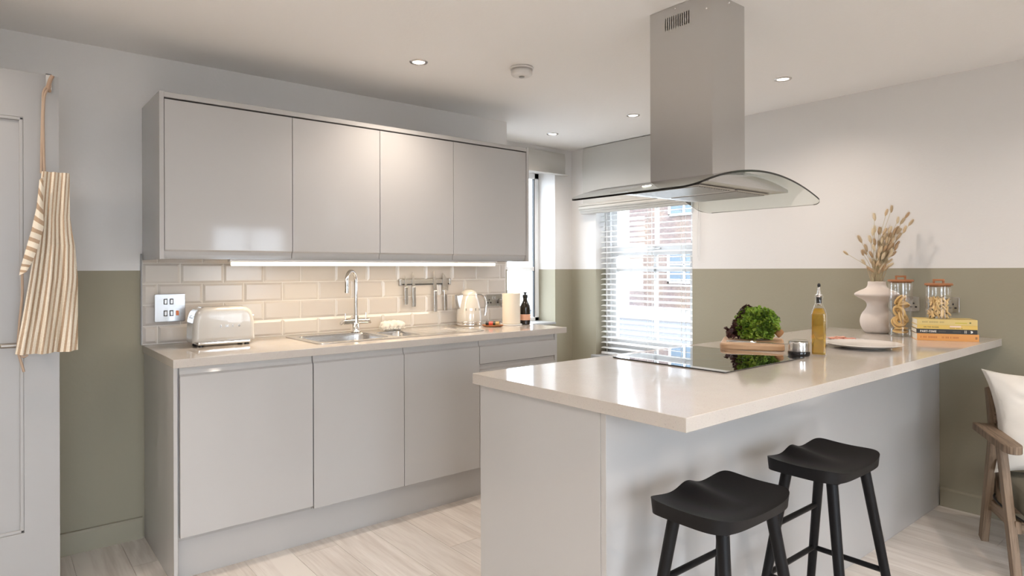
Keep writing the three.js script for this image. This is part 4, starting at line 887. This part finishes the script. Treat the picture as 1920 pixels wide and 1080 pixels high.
// vase with dried grass
const VX = 2.022, VZ = 0.152;
{
  const v = thing('vase', 'wavy matt off-white vase holding dried grasses', 'vase', [VX, WT, VZ]); v.scale.y = 0.965;
  const out = smoothProfile([[0.050, 0.0], [0.066, 0.012], [0.080, 0.042], [0.083, 0.075], [0.074, 0.108], [0.056, 0.136], [0.049, 0.158], [0.058, 0.180], [0.088, 0.200], [0.108, 0.214], [0.107, 0.226], [0.085, 0.240], [0.056, 0.255], [0.046, 0.270], [0.0435, 0.292]], 70);
  part(v, 'vase_body', lathe([[0.0001, 0.0], ...out, [0.040, 0.294], [0.0385, 0.29], [0.040, 0.27], [0.045, 0.25], [0.0001, 0.24]], 64), M.ceramic);
  const g = thing('dried_grasses', 'tan bunny tail grasses in the wavy vase', 'dried grass', [VX, WT, VZ]);
  // heads: offset along the wall-parallel view line and height over the vase mouth, metres
  const heads = [[-25, 365], [47, 389], [145, 345], [185, 371], [184, 341], [198, 326], [-6, 295], [-36, 275], [32, 283], [64, 285], [104, 288], [132, 290], [149, 278], [166, 288], [-26, 234], [-12, 218], [17, 223], [47, 227], [67, 223], [79, 210], [104, 243], [124, 243], [139, 252], [119, 203], [-64, 183], [-26, 183], [-4, 190], [11, 168], [34, 177], [74, 158], [54, 143], [96, 145], [66, 123], [-186, 153], [-102, 153], [-68, 158], [-34, 143], [24, 133], [34, 113], [-1, 138], [-31, 103], [29, 93], [59, 83], [74, 88], [-100, 98], [-52, 52], [-20, 58], [-6, 40], [14, 68], [39, 58], [49, 68], [-98, 236], [86, 410]];
  const fuzzy = (() => { const q = new THREE.SphereGeometry(1, 12, 10), P = q.attributes.position; for (let i = 0; i < P.count; i++) { const k = 1 + 0.16 * (hash(Math.round(P.getX(i) * 50), Math.round(P.getY(i) * 50) * 7 + Math.round(P.getZ(i) * 50)) - 0.5); P.setXYZ(i, P.getX(i) * k * 0.0072, P.getY(i) * k * 0.021, P.getZ(i) * k * 0.0072); } q.computeVertexNormals(); return q; })();
  const awn = (() => { const L = [fuzzy.clone()]; for (let i = 0; i < 26; i++) { const a = i * 2.39996, y = -0.016 + 0.034 * i / 26, r = 0.0063 * Math.sqrt(Math.max(0.05, 1 - (y / 0.021) ** 2)); L.push(bar([Math.cos(a) * r, y, Math.sin(a) * r], [Math.cos(a) * (r + 0.006), y + 0.012, Math.sin(a) * (r + 0.006)], 0.0007, 0.0002, 3)); } return merge(L); })();
  const RX = 0.636, RZ = -0.772;
  for (let i = 0; i < 48; i++) { const b = rr(35, 300); heads.push([rr(-45, 55) + b * 0.27, b]); }
  for (const [a, b] of heads) {
    const s = a / 1000, y = 0.30 + b / 1000 * 0.92, dp = rr(-0.035, 0.035) + Math.abs(s) * 0.05, hx = s * RX + dp * 0.77, hz = s * RZ * 0.55 + dp * 0.63 + 0.01;
    const k = rr(0, 6.28), e = V(hx, y, Math.max(-0.15, hz)), base = V(Math.cos(k) * 0.018, 0.255, Math.sin(k) * 0.018), m = base.clone().lerp(e, 0.5).add(V(-hx * 0.25, 0.02, 0)), neck = V(Math.cos(k) * 0.024, 0.3, Math.sin(k) * 0.024);
    const c = new THREE.CatmullRomCurve3([base, neck, m.lerp(neck, 0.15), e]);
    const st = part(g, 'stem', new THREE.TubeGeometry(c, 12, 0.0011, 5), M.stem);
    const h = part(st, 'seed_head', awn, M.straw[Math.floor(rnd() * 4)]);
    h.position.copy(e); h.quaternion.setFromUnitVectors(V(0, 1, 0), c.getTangent(1).add(V(rr(-0.3, 0.3), 0.1, rr(-0.3, 0.3))).normalize()); h.scale.setScalar(rr(0.8, 1.15));
  }
  const tuft = [];
  for (let i = 0; i < 60; i++) { const a = rr(0, 6.28), r = rr(0.005, 0.03), t = rr(0.02, 0.06); tuft.push(bar([Math.cos(a) * r * 0.8, 0.27, Math.sin(a) * r * 0.8], [Math.cos(a) * r * 1.7, 0.3 + t, Math.sin(a) * r * 1.7], 0.0014, 0.0008, 4)); }
  const tu = part(g, 'tuft', tuft, M.straw[1]); tu.userData.kind = 'stuff';
}
// storage jars
function jar(label, pos, h, r) {
  const j = thing('storage_jar', label, 'jar', pos, 0, 'glass pasta jars with wooden lids');
  part(j, 'glass', lathe([[0.0001, 0.0005], [r - 0.004, 0.0005], [r, 0.004], [r, h - 0.012], [r - 0.002, h]], 56), M.glass);
  part(j, 'inner_glass', lathe([[0.0001, 0.005], [r - 0.006, 0.005], [r - 0.0035, 0.008], [r - 0.0035, h - 0.012]], 56), M.glass);
  const lid = part(j, 'lid', metreUV(lathe([[0, h - 0.006], [r - 0.005, h - 0.006], [r - 0.005, h + 0.0005], [r + 0.004, h + 0.0005], [r + 0.005, h + 0.004], [r + 0.003, h + 0.011], [0, h + 0.011]], 48)), M.acacia, 'wooden lid');
  part(lid, 'lid_handle', [bx(0.05, 0.009, 0.018, 0, h + 0.0275, 0, 0.003), bx(0.009, 0.014, 0.018, -0.02, h + 0.0175, 0, 0.002), bx(0.009, 0.014, 0.018, 0.02, h + 0.0175, 0, 0.002)].map(g => g.rotateY(0.4)), M.acacia);
  return j;
}
{
  const J1 = [2.173, WT, 0.246];
  jar('tall glass jar of pasta nests with a wooden lid', J1, 0.285, 0.055);
  const nest = (() => { const L = []; for (let i = 0; i < 7; i++) { const r = 0.010 + 0.0032 * i, t = new THREE.TorusGeometry(r, 0.0042, 6, 26); t.rotateX(Math.PI / 2 + (hash(i, 5) - 0.5) * 0.5); t.rotateY(i * 1.3); t.translate((hash(i, 8) - 0.5) * 0.004, (hash(i, 9) - 0.5) * 0.016, (hash(i, 10) - 0.5) * 0.004); L.push(t); } return merge(L); })();
  const lv = [[0.002, 0.034, 0.004, 0.15], [-0.006, 0.076, 0.006, 1.1], [0.008, 0.1, -0.005, 1.3], [-0.003, 0.132, 0.007, 1.2], [0.004, 0.165, -0.007, 0.4], [0.004, 0.188, 0.006, 1.1]];
  lv.forEach(([x, y, z, tilt], i) => { const t = thing('pasta_nest', ['lowest pasta nest in the tall jar', 'pasta nest second from the bottom of the tall jar', 'pasta nest third from the bottom of the tall jar', 'pasta nest in the middle of the tall jar', 'pasta nest second from the top of the tall jar', 'topmost pasta nest in the tall jar'][i], 'pasta', [J1[0] + x, WT + y, J1[2] + z], i, 'pasta nests in the tall jar'); const m = part(t, 'strands', nest, M.pasta); m.rotation.set(tilt, 0, tilt * 0.3); m.scale.setScalar(1.08); });
}
// books: spine faces the camera side, stacked
const BK = [2.371, 0.257];
const BT = Math.atan2(0.13, 0.236);
{
  const canvasTex = (w, h, draw) => { const c = document.createElement('canvas'); c.width = w; c.height = h; const x = c.getContext('2d'); draw(x, w, h); const t = new THREE.CanvasTexture(c); t.colorSpace = THREE.SRGBColorSpace; return t; };
  const fill = (x, c, a, b, w, h) => { x.fillStyle = c; x.fillRect(a, b, w, h); };
  const marks = (x, c, from, to, y, h, step, k) => { let i = 0; for (let a = from; a < to; a += step, i++) if (hash(i, k) > 0.18) fill(x, c, a, y, step * 0.55, h); };
  const books = [
    ['thick orange paperback at the bottom of the book stack', 0.034, 0.256, '#dd9a4e', (x, w, h) => { marks(x, '#b8662c', 60, 330, h * 0.38, h * 0.26, 22, 1); marks(x, '#b8662c', 420, 700, h * 0.38, h * 0.26, 20, 2); fill(x, '#9a6a3a', w - 60, h * 0.34, 34, h * 0.34); }],
    ['slim black paperback with white spine lettering in the book stack', 0.022, 0.252, '#2b2724', (x, w, h) => { x.fillStyle = '#efe9de'; x.font = `bold ${h * 0.62}px sans-serif`; x.textBaseline = 'middle'; x.fillText('PART-TIME', 60, h * 0.52, 290); marks(x, '#575048', 385, 500, h * 0.36, h * 0.3, 17, 3); marks(x, '#575048', 620, 740, h * 0.36, h * 0.3, 17, 4); fill(x, '#b9b2a6', 812, h * 0.18, 14, h * 0.64); fill(x, '#b9b2a6', 834, h * 0.18, 14, h * 0.64); x.fillStyle = '#f2eee6'; x.beginPath(); x.arc(928, h * 0.5, h * 0.26, 0, 7); x.fill(); fill(x, '#2b2724', 900, h * 0.4, 22, h * 0.22); }],
    ['yellow paperback with dark lettering, third from the bottom of the stack', 0.020, 0.250, '#dcb95e', (x, w, h) => { x.fillStyle = '#5b4320'; x.font = `bold ${h * 0.44}px sans-serif`; x.textBaseline = 'middle'; x.fillText('ON THE OCEAN', 110, h * 0.52, 310); fill(x, '#e9cdb6', 560, h * 0.1, 190, h * 0.4); marks(x, '#8a6a30', 540, 770, h * 0.62, h * 0.2, 16, 6); }],
    ['pale yellow paperback on top of the book stack', 0.027, 0.250, '#d9bf78', (x, w, h) => { marks(x, '#a58e5a', 90, 470, h * 0.34, h * 0.28, 20, 7); fill(x, '#c6b23f', 650, h * 0.5, 200, h * 0.2); fill(x, '#6c6a33', 888, h * 0.4, 30, h * 0.26); }]];
  let y = WT;
  books.forEach(([label, t, L, col, draw], i) => {
    const b = thing('book', label, 'book', [BK[0], y, BK[1]], BT, 'books stacked on the island');
    b.translateX([0, -0.004, -0.002, -0.002][i]);
    const D = [0.135, 0.13, 0.13, 0.13][i], cm = std({ color: new THREE.Color(col), roughness: 0.55 });
    part(b, 'cover', [bx(L, 0.0016, D, 0, 0.0008, 0), bx(L, 0.0016, D, 0, t - 0.0008, 0)], cm);
    const sp = new THREE.BoxGeometry(L, t - 0.0004, 0.0024); sp.translate(0, t / 2, D / 2 + 0.0012);
    part(b, 'spine', sp, std({ map: canvasTex(1024, Math.round(1024 * t / L), (x, w, h) => { fill(x, col, 0, 0, w, h); draw(x, w, h); }), roughness: 0.5 }));
    part(b, 'pages', bx(L - 0.005, t - 0.0034, D - 0.004, 0, t / 2, 0.0015), M.pages);
    y += t + 0.0002;
  });
  const J2 = [2.352, y, 0.268];
  jar('short glass jar of penne pasta standing on the books', J2, 0.165, 0.056);
  const pen = (() => { const t = new THREE.CylinderGeometry(0.0042, 0.0042, 0.042, 8, 1, true); const P = t.attributes.position; for (let i = 0; i < P.count; i++) P.setY(i, P.getY(i) + P.getX(i) * 0.9); const inn = t.clone(); inn.scale(0.78, 1, 0.78); const q = inn.index.array; for (let i = 0; i < q.length; i += 3) { const a = q[i]; q[i] = q[i + 1]; q[i + 1] = a; } return merge([t, inn]); })();
  for (let i = 0; i < 130; i++) {
    const yy = 0.010 + 0.078 * (i / 130), a = rr(0, 6.28), r = 0.040 * Math.sqrt(rr(0.05, 1)), inc = r > 0.026 ? rr(0.7, 1.5) * (rnd() < 0.5 ? -1 : 1) : rr(-0.9, 0.9);
    const p = thing('penne', 'pale yellow penne tube in the short jar', 'pasta', [J2[0] + Math.cos(a) * r, J2[1] + yy + 0.008, J2[2] + Math.sin(a) * r], rr(0, 6.28), 'penne tubes in the short jar');
    const m = part(p, 'tube', pen, M.penne); m.rotation.set(0, 0, Math.PI / 2 + inc); m.scale.y = 0.85;
  }
}

// ================================================================ STOOLS
function stool(label, pos) {
  // seat long side along z, scooped; origin on the floor under the seat centre
  const s = thing('bar_stool', label, 'stool', pos, 0, 'black bar stools at the island');
  const w = 0.228, l = 0.358, NX = 30, NZ = 44, top = 0.672, th = 0.036;
  const halfX = v => { // rounded plan: corners softer on the room side (+x)
    return v; };
  const P = (i, j) => {
    // map a square to a rounded rectangle
    const u = i / NX * 2 - 1, v = j / NZ * 2 - 1, n = u > 0 ? 5 : 9, k = Math.pow(Math.pow(Math.abs(u), n) + Math.pow(Math.abs(v), n), 1 / n) || 1, m = Math.max(Math.abs(u), Math.abs(v)) || 1;
    const x = u * m / k, z = v * m / k;
    const side = 0.020 * Math.pow(Math.abs(z), 2.2), ridge = 0.020 * Math.exp(-((z / 0.26) ** 2)) * Math.max(0, Math.min(1, (0.55 - x) / 1.3)), dip = -0.012 * (1 - x * x) * (1 - z * z * 0.3), lip = -0.004 * Math.pow(Math.abs(x), 6) * (x > 0 ? 1 : 0);
    return [x * w / 2, top - 0.010 + side + ridge + dip + lip, z * l / 2];
  };
  const pos3 = [], idx = []; const id = (i, j) => i * (NZ + 1) + j;
  for (let i = 0; i <= NX; i++) for (let j = 0; j <= NZ; j++) pos3.push(...P(i, j));
  const n = pos3.length / 3;
  for (let i = 0; i <= NX; i++) for (let j = 0; j <= NZ; j++) { const p = P(i, j); pos3.push(p[0] * 0.975, top - th + 0.2 * (p[1] - top + 0.01), p[2] * 0.98); }
  for (let i = 0; i < NX; i++) for (let j = 0; j < NZ; j++) { const a = id(i, j), b = id(i, j + 1), c = id(i + 1, j + 1), d = id(i + 1, j); idx.push(a, b, c, a, c, d, a + n, c + n, b + n, a + n, d + n, c + n); }
  const rim = []; for (let j = 0; j <= NZ; j++) rim.push(id(0, j)); for (let i = 1; i <= NX; i++) rim.push(id(i, NZ)); for (let j = NZ - 1; j >= 0; j--) rim.push(id(NX, j)); for (let i = NX - 1; i > 0; i--) rim.push(id(i, 0));
  const rimPos = []; rim.forEach((a, k) => { const b = rim[(k + 1) % rim.length], g3 = q => pos3.slice(q * 3, q * 3 + 3); rimPos.push(...g3(a), ...g3(a + n), ...g3(b), ...g3(b), ...g3(a + n), ...g3(b + n)); });
  const g = new THREE.BufferGeometry(); g.setAttribute('position', new THREE.Float32BufferAttribute(pos3, 3)); g.setIndex(idx); g.computeVertexNormals();
  const g2 = mergeVertices((() => { const q = new THREE.BufferGeometry(); q.setAttribute('position', new THREE.Float32BufferAttribute(rimPos, 3)); return q; })(), 1e-6); g2.computeVertexNormals();
  part(s, 'seat', metreUV(merge([g, g2])), M.stool);
  const yT = top - th + 0.004, tp = (sx, sz) => [sx * 0.068, yT, sz * 0.112], ft = (sx, sz) => [sx * 0.155, 0, sz * 0.195];
  const at = (sx, sz, y) => { const a = tp(sx, sz), b = ft(sx, sz), t = (yT - y) / yT; return [a[0] + (b[0] - a[0]) * t, y, a[2] + (b[2] - a[2]) * t]; };
  for (const sx of [-1, 1]) for (const sz of [-1, 1]) part(s, 'leg', bar(ft(sx, sz), tp(sx, sz), 0.0125, 0.0165, 18), M.stool);
  for (const z of [-0.108, 0.108]) part(s, 'seat_block', bx(0.19, 0.016, 0.05, 0, yT - 0.004, z, 0.004), M.stool);
  const st = (a, b, y) => part(s, 'stretcher', bar(at(...a, y), at(...b, y), 0.009, 0.009, 12), M.stool);
  st([-1, -1], [-1, 1], 0.46); st([-1, -1], [-1, 1], 0.30); st([1, -1], [1, 1], 0.25); st([-1, -1], [1, -1], 0.30); st([-1, 1], [1, 1], 0.30);
  return s;
}
stool('black wooden saddle stool nearest the island corner', [2.517, 0, 2.445]);
stool('black wooden saddle stool further along towards the back wall', [2.525, 0, 1.878]);

// ================================================================ ARMCHAIR
{
  const TH = 0.5, P0 = [2.913, 0, 0.398];
  const c = thing('armchair', 'weathered oak armchair with splayed legs near the back wall', 'chair', P0, TH);
  const W = 0.29; const side = [1, 0, 0];
  for (const s of [-1, 1]) {
    const x = s * W;
    part(c, 'back_leg', beam([x, 0.004, -0.215], [x, 0.505, -0.075], 0.030, 0.046, side), M.oakChair);
    part(c, 'front_leg', beam([x, 0.004, 0.215], [x, 0.505, 0.03], 0.030, 0.050, side), M.oakChair);
    const arm = new THREE.Shape(); arm.moveTo(-0.235, -0.032); arm.lineTo(0.16, -0.03); arm.quadraticCurveTo(0.2, -0.026, 0.2, 0); arm.quadraticCurveTo(0.2, 0.03, 0.15, 0.033); arm.lineTo(-0.235, 0.036);
    const g = ext(arm, 0.026, 0.004, 2); g.rotateX(-Math.PI / 2); g.rotateY(-Math.PI / 2); g.translate(x, 0.509, 0);
    part(c, 'armrest', swapUV(metreUV(g)), M.oakChair);
    part(c, 'back_post', beam([x * 0.86, 0.17, -0.13], [x * 0.86, 0.70, -0.285], 0.026, 0.04, side), M.oakChair);
  }
  for (const s of [-1, 1]) part(c, 'side_rail', beam([s * (W - 0.02), 0.185, -0.16], [s * (W - 0.02), 0.2, 0.17], 0.022, 0.05, side), M.oakChair);
  part(c, 'cross_rail', beam([-W, 0.2, 0.15], [W, 0.2, 0.15], 0.022, 0.05, [0, 0, 1]), M.oakChair);
  part(c, 'cross_rail', beam([-W, 0.185, -0.15], [W, 0.185, -0.15], 0.022, 0.05, [0, 0, 1]), M.oakChair);
  for (let i = 0; i < 3; i++) part(c, 'back_slat', beam([-W * 0.86, 0.45 + i * 0.12, -0.176 - i * 0.037], [W * 0.86, 0.45 + i * 0.12, -0.176 - i * 0.037], 0.05, 0.016, [0, 1, -0.3]), M.oakChair);
  // cushions: pillowy squares
  function pillow(w, h, t, pinch, NU = 70) {
    const pos = [], idx = []; const n1 = NU + 1;
    for (const sd of [1, -1]) for (let i = 0; i <= NU; i++) for (let j = 0; j <= NU; j++) {
      const u = i / NU * 2 - 1, v = j / NU * 2 - 1, e = Math.pow(Math.max(0, (1 - u * u) * (1 - v * v)), 0.42);
      const k = 1 - pinch * (1 - u * u) * v * v * 0.5, m = 1 - pinch * (1 - v * v) * u * u * 0.5;
      pos.push(u * w / 2 * m, v * h / 2 * k, sd * t / 2 * e * (1 + 0.10 * Math.sin(u * 4 + v * 3) + 0.05 * Math.sin(u * 11 - v * 7)) + sd * 0.009 * e * (vnoise(u * 3 + 9, v * 5 + 9 + u, 64, 64) - 0.5) * 2 + sd * 0.005 * e * Math.pow(Math.abs(Math.sin(u * 5 + v * 9 + 3 * vnoise(u * 2 + 5, v * 2 + 5, 64, 64))), 3));
    }
    const N = n1 * n1; for (let i = 0; i < NU; i++) for (let j = 0; j < NU; j++) { const a = i * n1 + j, b = a + 1, d = a + n1, e = d + 1; idx.push(a, d, e, a, e, b, a + N, e + N, d + N, a + N, b + N, e + N); }
    const g = new THREE.BufferGeometry(); g.setAttribute('position', new THREE.Float32BufferAttribute(pos, 3)); g.setIndex(idx); g.computeVertexNormals();
    return metreUV(g);
  }
  const q = thing('seat_cushion', 'olive seat pad on the oak armchair', 'cushion', [P0[0], 0.226, P0[2]], TH);
  const sg = bx(0.51, 0.125, 0.44, 0, 0.0635, 0.05, 0.045); part(q, 'pad', sg, M.olive);
  part(q, 'piping', tube([[-0.235, 0.01, 0.235], [0.235, 0.01, 0.235], [0.25, 0.01, 0.22], [0.25, 0.01, -0.17], [-0.25, 0.01, -0.17], [-0.25, 0.01, 0.22]], 0.005, 90, 6, true), M.black);
  const p = thing('throw_pillow', 'cream linen pillow leaning on the back of the oak armchair', 'cushion', [0, 0, 0], 0);
  const hold = pillow(0.52, 0.47, 0.16, 0.30); hold.rotateX(-0.40);
  part(p, 'pillow_body', hold, M.linen);
  const off = V(-0.035, 0, -0.135).applyAxisAngle(V(0, 1, 0), TH); p.position.set(P0[0] + off.x, 0.578, P0[2] + off.z); p.rotation.y = TH;
}

shade(scene);
renderer.render(scene, camera);
